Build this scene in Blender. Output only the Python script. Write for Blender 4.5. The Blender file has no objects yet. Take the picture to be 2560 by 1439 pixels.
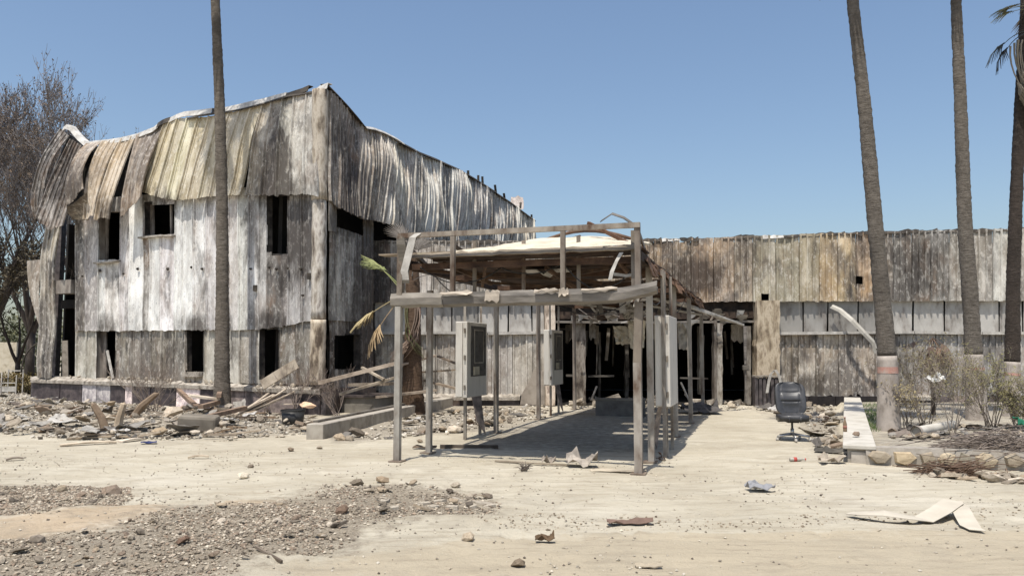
import bpy, math, random
from mathutils import Vector, Matrix, noise
V = Vector
random.seed(7)
SC = bpy.context.scene
COL = SC.collection

# ------------------------------------------------------------------ camera, sky, sun, exposure
CAM_H, FPX, CX, CY, HORIZON = 1.6, 2000.0, 1280.0, 719.5, 880.0
PITCH = math.atan((HORIZON - CY) / FPX)
cd = bpy.data.cameras.new("camera")
cam = bpy.data.objects.new("camera", cd)
COL.objects.link(cam)
cam.location = (0, 0, CAM_H)
cam.rotation_euler = (math.pi / 2 + PITCH, 0, 0)
cd.sensor_width = 36
cd.lens = 36 * FPX / 2560
cd.clip_end = 3000
SC.camera = cam

SUN_EL, SUN_AZ = math.radians(69), math.radians(22)      # shadows fall away from the camera and a little to the right
w = bpy.data.worlds.new("World")
SC.world = w
w.use_nodes = True
wn = w.node_tree
sky = wn.nodes.new("ShaderNodeTexSky")
sky.sky_type = 'NISHITA'
sky.sun_disc = False
sky.sun_elevation = SUN_EL
sky.sun_rotation = math.pi + SUN_AZ
sky.altitude = 100
sky.air_density = 1.2
sky.dust_density = 2.2
sky.ozone_density = 3.0
bgn = wn.nodes["Background"]
bgn.inputs[1].default_value = 0.128
wn.links.new(sky.outputs[0], bgn.inputs[0])
sd = bpy.data.lights.new("sun", 'SUN')
sun = bpy.data.objects.new("sun", sd)
COL.objects.link(sun)
sd.energy = 4.6
sd.angle = math.radians(0.53)
sd.color = (1.0, 0.95, 0.87)
sdir = V((math.sin(SUN_AZ) * math.cos(SUN_EL), math.cos(SUN_AZ) * math.cos(SUN_EL), -math.sin(SUN_EL)))
sun.rotation_euler = sdir.to_track_quat('-Z', 'Y').to_euler()
sun.location = (-5, -10, 30)
vs = SC.view_settings
vs.view_transform = 'Standard'
vs.look = 'None'
vs.exposure = 0.2
vs.gamma = 1

# ------------------------------------------------------------------ measuring helpers: where a sight line meets a real surface
FWD = V((0, math.cos(PITCH), math.sin(PITCH)))
UPC = V((0, -math.sin(PITCH), math.cos(PITCH)))
CAMP = V((0, 0, CAM_H))
def ray(x, y):
    return V((1, 0, 0)) * ((x - CX) / FPX) + UPC * ((CY - y) / FPX) + FWD
def G(x, y, z=0.0):
    d = ray(x, y)
    return CAMP + d * ((z - CAM_H) / d.z)
def D(x, y, Y):
    d = ray(x, y)
    return CAMP + d * (Y / d.y)
def proj(p):
    r = V(p) - CAMP
    k = r.dot(FWD)
    if k < 0.05:
        return (-9999, 99999)
    return (CX + FPX * r.x / k, CY - FPX * r.dot(UPC) / k)
class Plane:
    def __init__(s, p, ang):        # ang: heading of the wall line from +X, normal faces the yard
        s.p = V((p[0], p[1], 0))
        s.t = V((math.cos(ang), math.sin(ang), 0))
        s.n = V((math.sin(ang), -math.cos(ang), 0))
        if s.n.y > 0 and abs(s.n.y) > 0.05: s.n = -s.n
    def at(s, x, y, off=0.0):
        d = ray(x, y)
        q = s.p + s.n * off
        return CAMP + d * ((q - CAMP).dot(s.n) / d.dot(s.n))
def lin(pts, x):
    if x <= pts[0][0]: return pts[0][1]
    for (a, b), (c, d) in zip(pts, pts[1:]):
        if x <= c: return b + (d - b) * (x - a) / (c - a)
    return pts[-1][1]
def inpoly(x, y, P):
    ins = False
    j = len(P) - 1
    for i in range(len(P)):
        if (P[i][1] > y) != (P[j][1] > y) and x < (P[j][0] - P[i][0]) * (y - P[i][1]) / (P[j][1] - P[i][1]) + P[i][0]:
            ins = not ins
        j = i
    return ins
def nz(*a):
    return noise.noise(V(a if len(a) == 3 else (a[0], a[1], 0)))
R = random.uniform
def shade(c, a, b):
    k = random.uniform(a, b)
    return tuple(k * q for q in c)

# ------------------------------------------------------------------ object helpers
ORI = {}
def tag(o, label=None, cat=None, group=None, kind=None):
    for k, v in (("label", label), ("category", cat), ("group", group), ("kind", kind)):
        if v: o[k] = v
    return o
def thing(name, loc, label, cat, group=None):
    o = bpy.data.objects.new(name, None)
    o.empty_display_size = 0.2
    COL.objects.link(o)
    o.location = loc
    ORI[o.name] = V(loc)
    return tag(o, label, cat, group)
class MB:
    def __init__(s):
        s.v, s.f = [], []
    def add(s, vs, fs):
        b = len(s.v)
        s.v += [V(p) for p in vs]
        s.f += [tuple(b + i for i in f) for f in fs]
        return s
    def box(s, c, size, rot=None):
        h = V(size) / 2
        M = rot or Matrix.Identity(3)
        P = [V(c) + M @ V((x * h.x, y * h.y, z * h.z)) for x in (-1, 1) for y in (-1, 1) for z in (-1, 1)]
        return s.add(P, [(0, 1, 3, 2), (4, 6, 7, 5), (0, 4, 5, 1), (2, 3, 7, 6), (0, 2, 6, 4), (1, 5, 7, 3)])
    def bar(s, a, b, wd, ht=None, up=(0, 0, 1), n=1, bow=0):
        a, b = V(a), V(b)
        ht = ht or wd
        d = (b - a).normalized()
        u = V(up)
        if abs(d.dot(u)) > .95: u = V((0, 1, 0))
        sx = d.cross(u).normalized()
        sy = sx.cross(d)
        vs, fs = [], []
        for i in range(n + 1):
            c = a.lerp(b, i / n) + sy * bow * math.sin(math.pi * i / n)
            vs += [c + sx * (wd / 2) * p + sy * (ht / 2) * q for p, q in ((-1, -1), (1, -1), (1, 1), (-1, 1))]
        for i in range(n):
            for k in range(4):
                fs.append((i * 4 + k, i * 4 + (k + 1) % 4, i * 4 + 4 + (k + 1) % 4, i * 4 + 4 + k))
        fs += [(3, 2, 1, 0), (n * 4, n * 4 + 1, n * 4 + 2, n * 4 + 3)]
        return s.add(vs, fs)
    def tube(s, pts, rad, n=8, cap=True):
        pts = [V(p) for p in pts]
        if not isinstance(rad, (list, tuple)): rad = [rad] * len(pts)
        vs, fs = [], []
        px = None
        for i, p in enumerate(pts):
            d = (pts[min(i + 1, len(pts) - 1)] - pts[max(i - 1, 0)]).normalized()
            if px is None:
                px = d.orthogonal().normalized()
            px = (px - d * px.dot(d))
            px = px.normalized() if px.length > 1e-6 else d.orthogonal().normalized()
            py = d.cross(px)
            for k in range(n):
                a = 2 * math.pi * k / n
                vs.append(p + (px * math.cos(a) + py * math.sin(a)) * rad[i])
        for i in range(len(pts) - 1):
            for k in range(n):
                fs.append((i * n + k, i * n + (k + 1) % n, i * n + n + (k + 1) % n, i * n + n + k))
        if cap:
            fs += [tuple(range(n - 1, -1, -1)), tuple((len(pts) - 1) * n + k for k in range(n))]
        return s.add(vs, fs)
    def grid(s, P, thick=0.0, keep=None, back=None):
        m, n = len(P), len(P[0])
        vs = [p for row in P for p in row]
        fs = []
        cells = [(i, j) for i in range(m - 1) for j in range(n - 1) if keep is None or keep(i, j)]
        for i, j in cells:
            fs.append((i * n + j, i * n + j + 1, (i + 1) * n + j + 1, (i + 1) * n + j))
        if thick:
            b = len(vs)
            off = back if back is not None else None
            for i in range(m):
                for j in range(n):
                    if off is not None: nn = off
                    else:
                        e1 = P[min(i + 1, m - 1)][j] - P[max(i - 1, 0)][j]
                        e2 = P[i][min(j + 1, n - 1)] - P[i][max(j - 1, 0)]
                        nn = e1.cross(e2)
                        nn = nn.normalized() if nn.length > 1e-9 else V((0, 0, 1))
                    vs.append(P[i][j] + nn * thick)
            cs = set(cells)
            for i, j in cells:
                fs.append((b + (i + 1) * n + j, b + (i + 1) * n + j + 1, b + i * n + j + 1, b + i * n + j))
                for (di, dj, p, q) in ((-1, 0, (i, j), (i, j + 1)), (1, 0, (i + 1, j + 1), (i + 1, j)), (0, -1, (i + 1, j), (i, j)), (0, 1, (i, j + 1), (i + 1, j + 1))):
                    if (i + di, j + dj) not in cs:
                        A, B = p[0] * n + p[1], q[0] * n + q[1]
                        fs.append((B, A, b + A, b + B))
        return s.add(vs, fs)
    def build(s, name, mat, parent=None, smooth=False, color=None):
        o0 = ORI.get(parent.name, V((0, 0, 0))) if parent else V((0, 0, 0))
        used = sorted({i for f in s.f for i in f})
        mp = {k: i for i, k in enumerate(used)}
        me = bpy.data.meshes.new(name)
        me.from_pydata([s.v[i] - o0 for i in used], [], [tuple(mp[i] for i in f) for f in s.f])
        me.update()
        if smooth:
            me.polygons.foreach_set("use_smooth", [True] * len(me.polygons))
        o = bpy.data.objects.new(name, me)
        COL.objects.link(o)
        if mat: me.materials.append(mat)
        if parent:
            o.parent = parent
            ORI[o.name] = o0
        if color: o.color = tuple(color) + ((1,) if len(color) == 3 else ())
        return o
def solo(mb, name, mat, base, label, cat, group=None, smooth=False, color=None):
    """one-mesh thing with its origin at base"""
    b = V(base)
    mb.v = [p - b for p in mb.v]
    o = mb.build(name, mat, None, smooth, color)
    o.location = b
    ORI[o.name] = b
    return tag(o, label, cat, group)
def inst(name, mesh, loc, rot=(0, 0, 0), scale=(1, 1, 1), color=None, parent=None):
    o = bpy.data.objects.new(name, mesh)
    COL.objects.link(o)
    o.location = loc
    o.rotation_euler = rot
    o.scale = scale
    if color: o.color = tuple(color) + ((1,) if len(color) == 3 else ())
    if parent: o.parent = parent
    return o
def rotz(a): return Matrix.Rotation(a, 3, 'Z')
def eul(x, y, z): return Matrix.Rotation(z, 3, 'Z') @ Matrix.Rotation(y, 3, 'Y') @ Matrix.Rotation(x, 3, 'X')

# ------------------------------------------------------------------ materials
class NT:
    def __init__(s, name):
        s.m = bpy.data.materials.new(name)
        s.m.use_nodes = True
        s.t = s.m.node_tree
        s.b = s.t.nodes["Principled BSDF"]
        s.tc = s.n("ShaderNodeTexCoord")
        s.oi = s.n("ShaderNodeObjectInfo")
    def n(s, typ, **kw):
        x = s.t.nodes.new(typ)
        for k, v in kw.items(): setattr(x, k, v)
        return x
    def l(s, a, b): s.t.links.new(a, b)
    def val(s, sock, v):
        if isinstance(v, bpy.types.NodeSocket): s.l(v, sock)
        else:
            if isinstance(v, tuple) and len(v) == 3 and sock.type == 'RGBA': v = v + (1,)
            sock.default_value = v
    def coord(s, stretch=(1, 1, 1), rnd=True):
        mp = s.n("ShaderNodeMapping")
        s.l(s.tc.outputs["Object"], mp.inputs[0])
        mp.inputs["Scale"].default_value = stretch
        if rnd:
            mu = s.n("ShaderNodeMath", operation='MULTIPLY')
            s.l(s.oi.outputs["Random"], mu.inputs[0])
            mu.inputs[1].default_value = 57.0
            s.l(mu.outputs[0], mp.inputs["Location"])
        return mp.outputs[0]
    def noise(s, scale, co, detail=4, rough=.55, dist=0):
        x = s.n("ShaderNodeTexNoise")
        s.l(co, x.inputs["Vector"])
        x.inputs["Scale"].default_value = scale
        x.inputs["Detail"].default_value = detail
        x.inputs["Roughness"].default_value = rough
        x.inputs["Distortion"].default_value = dist
        return x.outputs["Fac"]
    def ramp(s, fac, stops):
        r = s.n("ShaderNodeValToRGB")
        s.l(fac, r.inputs[0])
        e = r.color_ramp.elements
        while len(e) < len(stops): e.new(.5)
        for k, (p, c) in enumerate(stops):
            e[k].position = p
            e[k].color = (c, c, c, 1) if isinstance(c, (int, float)) else tuple(c) + (1,)
        return r.outputs[0]
    def mix(s, fac, a, b, mode='MIX'):
        x = s.n("ShaderNodeMix", data_type='RGBA', blend_type=mode)
        s.val(x.inputs[0], fac)
        s.val(x.inputs[6], a)
        s.val(x.inputs[7], b)
        return x.outputs[2]
    def math(s, op, a, b=0.0):
        x = s.n("ShaderNodeMath", operation=op)
        s.val(x.inputs[0], a)
        s.val(x.inputs[1], b)
        return x.outputs[0]
    def bump(s, h, strength=.3, dist=.02):
        x = s.n("ShaderNodeBump")
        x.inputs["Strength"].default_value = strength
        x.inputs["Distance"].default_value = dist
        s.l(h, x.inputs["Height"])
        s.l(x.outputs[0], s.b.inputs["Normal"])
    def out(s, col, rough=.8, metal=0, spec=.3):
        s.val(s.b.inputs["Base Color"], col)
        s.val(s.b.inputs["Roughness"], rough)
        s.b.inputs["Metallic"].default_value = metal
        s.b.inputs["Specular IOR Level"].default_value = spec
        return s.m
def simple(name, cols, scale=3, stretch=(1, 1, 1), rough=.8, bump=.3, bd=.01, tint=False, metal=0, spec=.3, detail=5, rnd=True, lo=.32, hi=.68):
    t = NT(name)
    co = t.coord(stretch, rnd)
    f = t.noise(scale, co, detail, .6)
    k = len(cols)
    c = t.ramp(f, [(lo + (hi - lo) * i / max(1, k - 1), cols[i]) for i in range(k)]) if k > 1 else t.mix(0.0, cols[0], cols[0])
    if tint: c = t.mix(1.0, c, t.oi.outputs["Color"], 'MULTIPLY')
    if bump: t.bump(t.noise(scale * 4, co, 6, .65), bump, bd)
    return t.out(c, rough, metal, spec)
def panel_mat(name):
    t = NT(name)
    tint, soot = t.oi.outputs["Color"], t.oi.outputs["Alpha"]
    big = t.coord((1, 1, .55), False)
    st = t.coord((4, 4, .42), True)
    fi = t.coord((1, 1, .6), True)
    dark = t.mix(1.0, tint, (.42, .395, .37), 'MULTIPLY')
    streak = t.ramp(t.noise(1.0, st, 4, .55, .3), [(.40, 1.0), (.60, 0.0)])
    c = t.mix(t.math('MULTIPLY', streak, .42), tint, dark)
    pale = t.ramp(t.noise(.95, t.coord((1.3, 1.3, .6), True), 5, .6, .5), [(.47, 0.0), (.62, 1.0)])
    c = t.mix(t.math('MULTIPLY', pale, .7), c, t.mix(.35, t.mix(1.0, tint, (1.3, 1.3, 1.3), 'MULTIPLY'), (.86, .85, .81)))
    peel = t.ramp(t.noise(2.6, t.coord((1.25, 1.25, .55), True), 9, .72, .3), [(.485, 0.0), (.535, 1.0)])
    c = t.mix(t.math('MULTIPLY', peel, t.math('ADD', t.math('MULTIPLY', soot, .5), .08)), c, t.mix(1.0, tint, (.44, .40, .36), 'MULTIPLY'))
    soot2 = t.math('MINIMUM', t.math('MULTIPLY', soot, 1.5), 1.0)
    rust = t.ramp(t.noise(1.5, t.coord((1, 1, .5), True), 6, .65, .6), [(.50, 0.0), (.62, 1.0)])
    c = t.mix(t.math('MULTIPLY', t.math('MULTIPLY', rust, soot), .8), c, (.22, .145, .095))
    patch = t.ramp(t.noise(.8, big, 6, .62, .8), [(.47, 0.0), (.60, 1.0)])
    c = t.mix(t.math('MULTIPLY', t.math('MULTIPLY', patch, soot2), .85), c, (.145, .130, .117))
    gb = t.ramp(t.noise(1.6, t.coord((1.6, 1.6, .55), False), 6, .62, .4), [(.53, 0.0), (.66, 1.0)])
    c = t.mix(t.math('MULTIPLY', t.math('MULTIPLY', gb, soot2), .85), c, (.050, .045, .041))
    mk = t.n("ShaderNodeAttribute", attribute_name="smoke_mark").outputs["Fac"]
    sm = t.ramp(t.math('ADD', mk, t.math('MULTIPLY', t.math('SUBTRACT', t.noise(2.2, t.coord((2.2, 2.2, .7), False), 7, .65, .5), .5), 1.3)), [(.18, 0.0), (.55, 1.0)])
    c = t.mix(t.math('MULTIPLY', sm, .93), c, t.mix(.3, (.042, .037, .034), t.mix(1.0, tint, (.3, .26, .23), 'MULTIPLY')))
    ashf = t.noise(9, fi, 7, .68, .5)
    ash = t.ramp(ashf, [(.53, 0.0), (.60, 1.0)])
    c = t.mix(t.math('MULTIPLY', ash, t.math('SUBTRACT', .45, t.math('MULTIPLY', sm, .3))), c, t.mix(.65, tint, (.86, .82, .75)))
    spk = t.noise(21, fi, 6, .7)
    sp = t.ramp(spk, [(.58, 0.0), (.66, 1.0)])
    c = t.mix(t.math('MULTIPLY', sp, .62), c, (.085, .066, .052))
    t.bump(t.math('ADD', ashf, spk), .45, .012)
    return t.out(c, .58, 0, .4)
def soil_mat():
    t = NT("soil")
    co = t.coord((1, 1, 1), False)
    f1 = t.noise(.35, co, 5, .6)
    f2 = t.noise(2.2, t.coord((.5, 1.6, 1), False), 6, .6)
    f3 = t.noise(38, co, 6, .75)
    base = t.ramp(f1, [(.33, (.420, .374, .288)), (.5, (.505, .458, .360)), (.67, (.560, .515, .420))])
    base = t.mix(t.math('MULTIPLY', t.ramp(f2, [(.42, 0.0), (.66, 1.0)]), .55), base, (.385, .333, .247))
    at = lambda n: t.n("ShaderNodeAttribute", attribute_name=n).outputs["Fac"]
    br = t.ramp(t.noise(6, co, 6, .7), [(.3, 0.0), (.7, 1.0)])
    def m(name, k): return t.ramp(t.math('ADD', t.math('MULTIPLY', at(name), 1.25), t.math('MULTIPLY', t.math('SUBTRACT', br, .5), .9)), [(.30, 0.0), (.95, k)])
    base = t.mix(m("road", .85), base, (.435, .370, .268))
    base = t.mix(m("orange", .55), base, (.42, .285, .165))
    base = t.mix(m("ash", .8), base, t.ramp(t.noise(30, co, 6, .8), [(.36, (.11, .093, .073)), (.5, (.27, .235, .187)), (.64, (.42, .375, .31))]))
    base = t.mix(m("gravel", .9), base, t.ramp(t.noise(55, co, 5, .8), [(.38, (.095, .078, .058)), (.5, (.235, .198, .150)), (.62, (.40, .345, .27))]))
    base = t.mix(m("shade_and_bed", .8), base, (.20, .18, .155))  # canopy shade painted into the soil, along with the darker planting bed
    base = t.mix(t.math('MULTIPLY', t.ramp(f3, [(.60, 0.0), (.70, 1.0)]), .5), base, (.20, .165, .12))
    base = t.mix(t.math('MULTIPLY', t.ramp(t.noise(60, co, 4, .7), [(.62, 0.0), (.7, 1.0)]), .4), base, (.62, .56, .46))
    t.bump(t.math('ADD', t.noise(14, co, 8, .7), t.math('MULTIPLY', f3, .5)), .85, .035)
    base = t.mix(t.math('MULTIPLY', t.ramp(t.noise(5, t.coord((.35, 1.8, 1), False), 7, .7, .4), [(.50, 0.0), (.66, 1.0)]), .5), base, (.27, .225, .165))
    base = t.mix(t.math('MULTIPLY', t.ramp(t.noise(.9, co, 6, .7, .6), [(.50, 0.0), (.68, 1.0)]), .35), base, (.30, .262, .205))
    return t.out(base, .95, 0, .1)
M = {}
M['panel'] = panel_mat("burnt_sheet_metal")
M['soil'] = soil_mat()
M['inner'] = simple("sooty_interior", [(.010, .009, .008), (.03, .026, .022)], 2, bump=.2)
M['soot'] = simple("soot_black_lining", [(.012, .011, .010), (.05, .044, .039), (.10, .088, .077)], 4, bump=.4)
M['reveal'] = simple("sooty_plaster", [(.07, .06, .05), (.22, .19, .165), (.33, .30, .26)], 2.5, (1, 1, .5), bump=.4)
M['column'] = simple("flaking_column_skin", [(.10, .08, .065), (.33, .29, .24), (.55, .51, .45), (.25, .21, .18)], 5, (1, 1, .35), bump=.6, bd=.02, tint=True)
M['flash_white'] = simple("pale_flashing", [(.34, .32, .29), (.66, .64, .60)], 6, bump=.3, rough=.6)
M['flash_dark'] = simple("charred_flashing", [(.02, .018, .016), (.09, .075, .06)], 4, bump=.3)
M['plinth'] = simple("sooty_plinth_tile", [(.045, .04, .04), (.10, .085, .085), (.16, .14, .13)], 5, bump=.3, tint=True, rough=.6)
M['foam'] = simple("cream_foam_sunlit", [(.52, .47, .38), (.76, .70, .58)], 5, bump=.6, bd=.03)  # cream colour lightened in place of sunlight on the sheets
M['crust'] = simple("dusty_ledge", [(.15, .13, .105), (.34, .30, .25), (.48, .44, .38)], 6, bump=.7, bd=.03)
M['steel'] = simple("dusty_grey_steel", [(.10, .068, .048), (.22, .195, .17), (.31, .29, .26), (.37, .345, .31)], 4, (1, 1, .45), bump=.25, tint=True, rough=.6)
M['fascia'] = simple("burnt_fascia_metal", [(.085, .076, .066), (.16, .143, .123), (.24, .215, .185)], 3, (.5, 1, 3), bump=.35, tint=True, rough=.7)
M['rust'] = simple("brown_rusted_wood", [(.016, .011, .008), (.042, .028, .020), (.075, .052, .036)], 4, bump=.4, tint=True)
M['cream'] = simple("cream_insulation", [(.30, .255, .185), (.50, .44, .33), (.58, .52, .41)], 3, bump=.5, bd=.03, lo=.28, hi=.55)
M['cab'] = simple("grey_cabinet_paint", [(.22, .19, .155), (.43, .405, .36), (.54, .51, .46), (.57, .54, .485)], 3, (1.6, 1.6, .45), bump=.2, rough=.6, lo=.22, hi=.6)
M['cabdark'] = simple("dark_display_board", [(.035, .033, .03), (.10, .095, .09), (.05, .045, .04)], 5, bump=.4)
M['conc'] = simple("weathered_concrete", [(.23, .21, .18), (.36, .33, .285), (.43, .40, .35)], 3, bump=.4, tint=True)
M['white'] = simple("worn_white_slab", [(.36, .33, .28), (.48, .45, .39), (.53, .50, .44)], 3.5, bump=.2)
M['paper'] = simple("dusty_cream_sheet", [(.43, .385, .31), (.54, .49, .40)], 3, bump=.2)
M['ledge'] = simple("grey_ledge", [(.30, .28, .25), (.56, .53, .48)], 6, (1, 1, 1), bump=.4)
M['greyboard'] = simple("grey_cladding_board", [(.13, .115, .10), (.31, .285, .26), (.41, .39, .36), (.46, .44, .41)], 2.6, (1.4, 1.4, .6), bump=.3, tint=True, lo=.27, hi=.6)
M['trunk'] = simple("palm_bark", [(.085, .072, .058), (.135, .117, .097), (.175, .152, .128)], 9, (1, 1, 2.2), bump=.8, bd=.03, tint=True)
M['lime'] = simple("lime_wash", [(.25, .215, .182), (.365, .32, .277), (.43, .378, .33)], 6, (1, 1, .7), bump=.5)
M['band'] = simple("faded_red_paint", [(.33, .20, .165), (.44, .24, .19), (.42, .33, .28)], 8, bump=.4)
def trunk_mat():
    t = NT("palm_bark")
    co = t.coord((1, 1, 2.0), True)
    f = t.noise(8, co, 7, .7)
    c = t.ramp(f, [(.32, (.075, .063, .051)), (.5, (.135, .117, .097)), (.68, (.185, .162, .136))])
    c = t.mix(t.math('MULTIPLY', t.ramp(t.noise(1.1, t.coord((1, 1, .6), True), 5, .6), [(.5, 0.0), (.66, 1.0)]), .6), c, (.055, .046, .038))
    c = t.mix(t.math('MULTIPLY', t.ramp(t.noise(40, t.coord((1, 1, .25), True), 4, .7), [(.58, 0.0), (.68, 1.0)]), .5), c, (.24, .21, .175))
    c = t.mix(1.0, c, t.oi.outputs["Color"], 'MULTIPLY')
    t.bump(t.math('ADD', t.noise(14, t.coord((.5, .5, 3), True), 6, .7), f), .9, .04)
    return t.out(c, .9)
M['trunk'] = trunk_mat()
M['bark'] = simple("grey_brown_bark", [(.06, .048, .04), (.13, .105, .088)], 4, (1, 1, .5), bump=.5, tint=True)
M['twig'] = simple("dry_twig", [(.135, .115, .10), (.225, .20, .178)], 2, bump=0, tint=True)
M['leaf'] = simple("leaf_surface", [(.06, .075, .035), (.13, .14, .07)], 1.5, bump=0, tint=True, rough=.6)
M['dryleaf'] = simple("dry_leaf_surface", [(.10, .09, .06), (.20, .175, .115)], 1.5, bump=0, tint=True, rough=.7)
M['frond'] = simple("palm_frond", [(.8, .8, .8), (1, 1, 1)], 3, bump=0, tint=True, rough=.6)
M['stone'] = simple("rubble_stone", [(.30, .265, .22), (.44, .40, .345), (.52, .48, .42)], 6, bump=.6, bd=.02, tint=True)
M['wood'] = simple("weathered_timber", [(.15, .125, .10), (.27, .235, .195), (.36, .32, .27)], 4, (1, 1, 1), bump=.4, tint=True)
M['leather'] = simple("worn_black_leather", [(.028, .028, .03), (.055, .055, .058)], 6, bump=.12, rough=.42, spec=.5)
M['chrome'] = simple("dusty_chrome", [(.42, .41, .40), (.58, .57, .55)], 5, bump=.1, rough=.35, metal=.8)
M['plastic'] = simple("black_plastic", [(.02, .02, .02), (.045, .045, .045)], 5, bump=.1, rough=.5)
M['cloth'] = simple("dusty_cloth", [(.7, .7, .7), (1, 1, 1)], 5, bump=.5, tint=True)
M['mortar'] = simple("stone_wall_mortar", [(.27, .24, .20), (.37, .335, .285)], 8, bump=.6)
# ------------------------------------------------------------------ ground
GRAVEL = [[(-60, 1205), (200, 1212), (335, 1218), (300, 1262), (140, 1285), (-60, 1300)],
          [(250, 1335), (470, 1268), (700, 1248), (860, 1212), (1010, 1208), (1120, 1222), (1270, 1255), (1230, 1290), (1000, 1298), (905, 1335), (895, 1375),
           (820, 1392), (640, 1398), (560, 1460), (-80, 1460), (-80, 1372), (120, 1350)]]
ORANGE = [[(-60, 1305), (150, 1285), (330, 1258), (470, 1262), (480, 1285), (240, 1335), (60, 1365), (-60, 1390)], [(560, 1250), (720, 1245), (700, 1290), (560, 1290)]]
ASH = [[(-60, 985), (780, 990), (790, 1075), (600, 1092), (380, 1090), (200, 1095), (-60, 1070)], [(820, 1060), (1000, 1020), (1380, 1000), (1340, 1050), (1240, 1075), (1000, 1085), (830, 1110)],
       [(1890, 1010), (2080, 1000), (2110, 1130), (2060, 1150), (2000, 1060)]]
ROAD = [[(1040, 1370), (1500, 1330), (2700, 1318), (2700, 1460), (640, 1460), (720, 1415)]]
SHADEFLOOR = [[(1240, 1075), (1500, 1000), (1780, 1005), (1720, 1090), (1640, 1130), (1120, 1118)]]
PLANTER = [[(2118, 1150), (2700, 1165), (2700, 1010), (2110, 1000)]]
GCENT = G(560, 1350)
def hgt(x, y):
    z = .035 * nz(x * .35, y * .35, 1.3) + .02 * nz(x * 1.3, y * 1.3, 4) 
    dx, dy = (x - GCENT.x) / 2.6, (y - GCENT.y) / 1.2
    z += .06 * math.exp(-dx * dx - dy * dy) * (1 + .5 * nz(x * 2, y * 2, 9))
    z += .05 * math.exp(-((y - 8.6 - .12 * x) / .45) ** 2) * max(0, min(1, (3.2 - x) / 2)) * (.6 + nz(x * 1.5, y * 1.5, 2))
    z += .035 * math.exp(-((y - 7.75 + .05 * x) / .25) ** 2) * (.6 + nz(x * 1.1, 3, 2)) * max(0, min(1, (x + 1.2)))
    m = math.exp(-((x + 8.0) / 3.6) ** 2 - ((y - 18.6) / 1.7) ** 2)
    z += .20 * m * (1 + .7 * nz(x * .9, y * .9, 7))
    if 4.6 < x and 11.4 < y < 24.4: z += .12 * min(1, (x - 5.3) / .8) if x > 5.3 + .36 * (y - 11.6) else 0
    if -7 < x < 8 and 5 < y < 14.5:
        z += .007 * nz(x * 5, y * 5, 2) + .004 * nz(x * 11, y * 11, 6)
        for fy, dr in ((7.05, .04), (7.12, -.02), (8.75, .03), (6.2, .05)):       # wheel ruts
            e = (y - fy - dr * x - .05 * nz(x * .5, fy)) / .10
            if abs(e) < 3: z -= .022 * math.exp(-e * e) * (.5 + nz(x * 1.2, fy, 3)) 
        ci, cj = int(x / .62), int(y / .62)
        for a in (-1, 0, 1):
            for b in (-1, 0, 1):
                h1 = math.sin((ci + a) * 127.1 + (cj + b) * 311.7) * 43758.5
                h1 -= math.floor(h1)
                if h1 < .42:
                    h2 = h1 * 97.3 % 1
                    px_, py_ = (ci + a + h2) * .62, (cj + b + h1 * 2.1 % 1) * .62
                    e = ((x - px_) / .07) ** 2 + ((y - py_) / .13) ** 2
                    if e < 6: z += -.03 * math.exp(-e) + .012 * math.exp(-(e - 2.2) ** 2)
    return max(z - .01, -.06)
def coords(lo, hi, step, far):
    a = [lo + i * step for i in range(int((hi - lo) / step) + 1)]
    left, d, q = [], step, lo
    while q > -far:
        d *= 1.35
        q -= d
        left.append(q)
    right, d, q = [], step, a[-1]
    while q < far:
        d *= 1.35
        q += d
        right.append(q)
    return left[::-1] + a + right
def masks(px, py, polys, soft):
    best = 0.0
    for P in polys:
        k = 0
        for a in range(5):
            ox, oy = ((0, 0), (soft, 0), (-soft, 0), (0, soft * .45), (0, -soft * .45))[a]
            k += inpoly(px + ox, py + oy, P)
        best = max(best, k / 5)
    return best
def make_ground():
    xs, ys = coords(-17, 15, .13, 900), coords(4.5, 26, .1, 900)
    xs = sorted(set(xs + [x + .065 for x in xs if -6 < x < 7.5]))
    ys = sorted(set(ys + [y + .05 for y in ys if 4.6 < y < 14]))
    vs, at = [], {k: [] for k in ("gravel", "orange", "ash", "road", "shade_and_bed")}
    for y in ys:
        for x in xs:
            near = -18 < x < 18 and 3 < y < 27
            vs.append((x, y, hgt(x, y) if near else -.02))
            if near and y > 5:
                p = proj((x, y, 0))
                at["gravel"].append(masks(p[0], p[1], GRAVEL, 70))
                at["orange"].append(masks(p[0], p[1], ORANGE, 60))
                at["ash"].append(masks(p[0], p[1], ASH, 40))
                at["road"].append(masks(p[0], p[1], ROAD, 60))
                at["shade_and_bed"].append(max(masks(p[0], p[1], SHADEFLOOR, 20) * .6, masks(p[0], p[1], PLANTER, 12) * .55))
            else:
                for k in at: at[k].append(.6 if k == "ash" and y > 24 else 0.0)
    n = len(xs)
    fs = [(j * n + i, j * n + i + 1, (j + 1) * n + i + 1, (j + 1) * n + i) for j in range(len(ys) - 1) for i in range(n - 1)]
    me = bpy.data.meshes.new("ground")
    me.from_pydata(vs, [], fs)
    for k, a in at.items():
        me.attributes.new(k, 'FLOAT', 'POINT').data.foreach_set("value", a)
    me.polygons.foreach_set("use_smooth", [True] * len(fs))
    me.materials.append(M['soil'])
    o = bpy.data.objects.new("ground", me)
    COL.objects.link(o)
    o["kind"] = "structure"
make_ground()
def GP(x, y):
    p = G(x, y)
    return V((p.x, p.y, hgt(p.x, p.y)))

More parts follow.
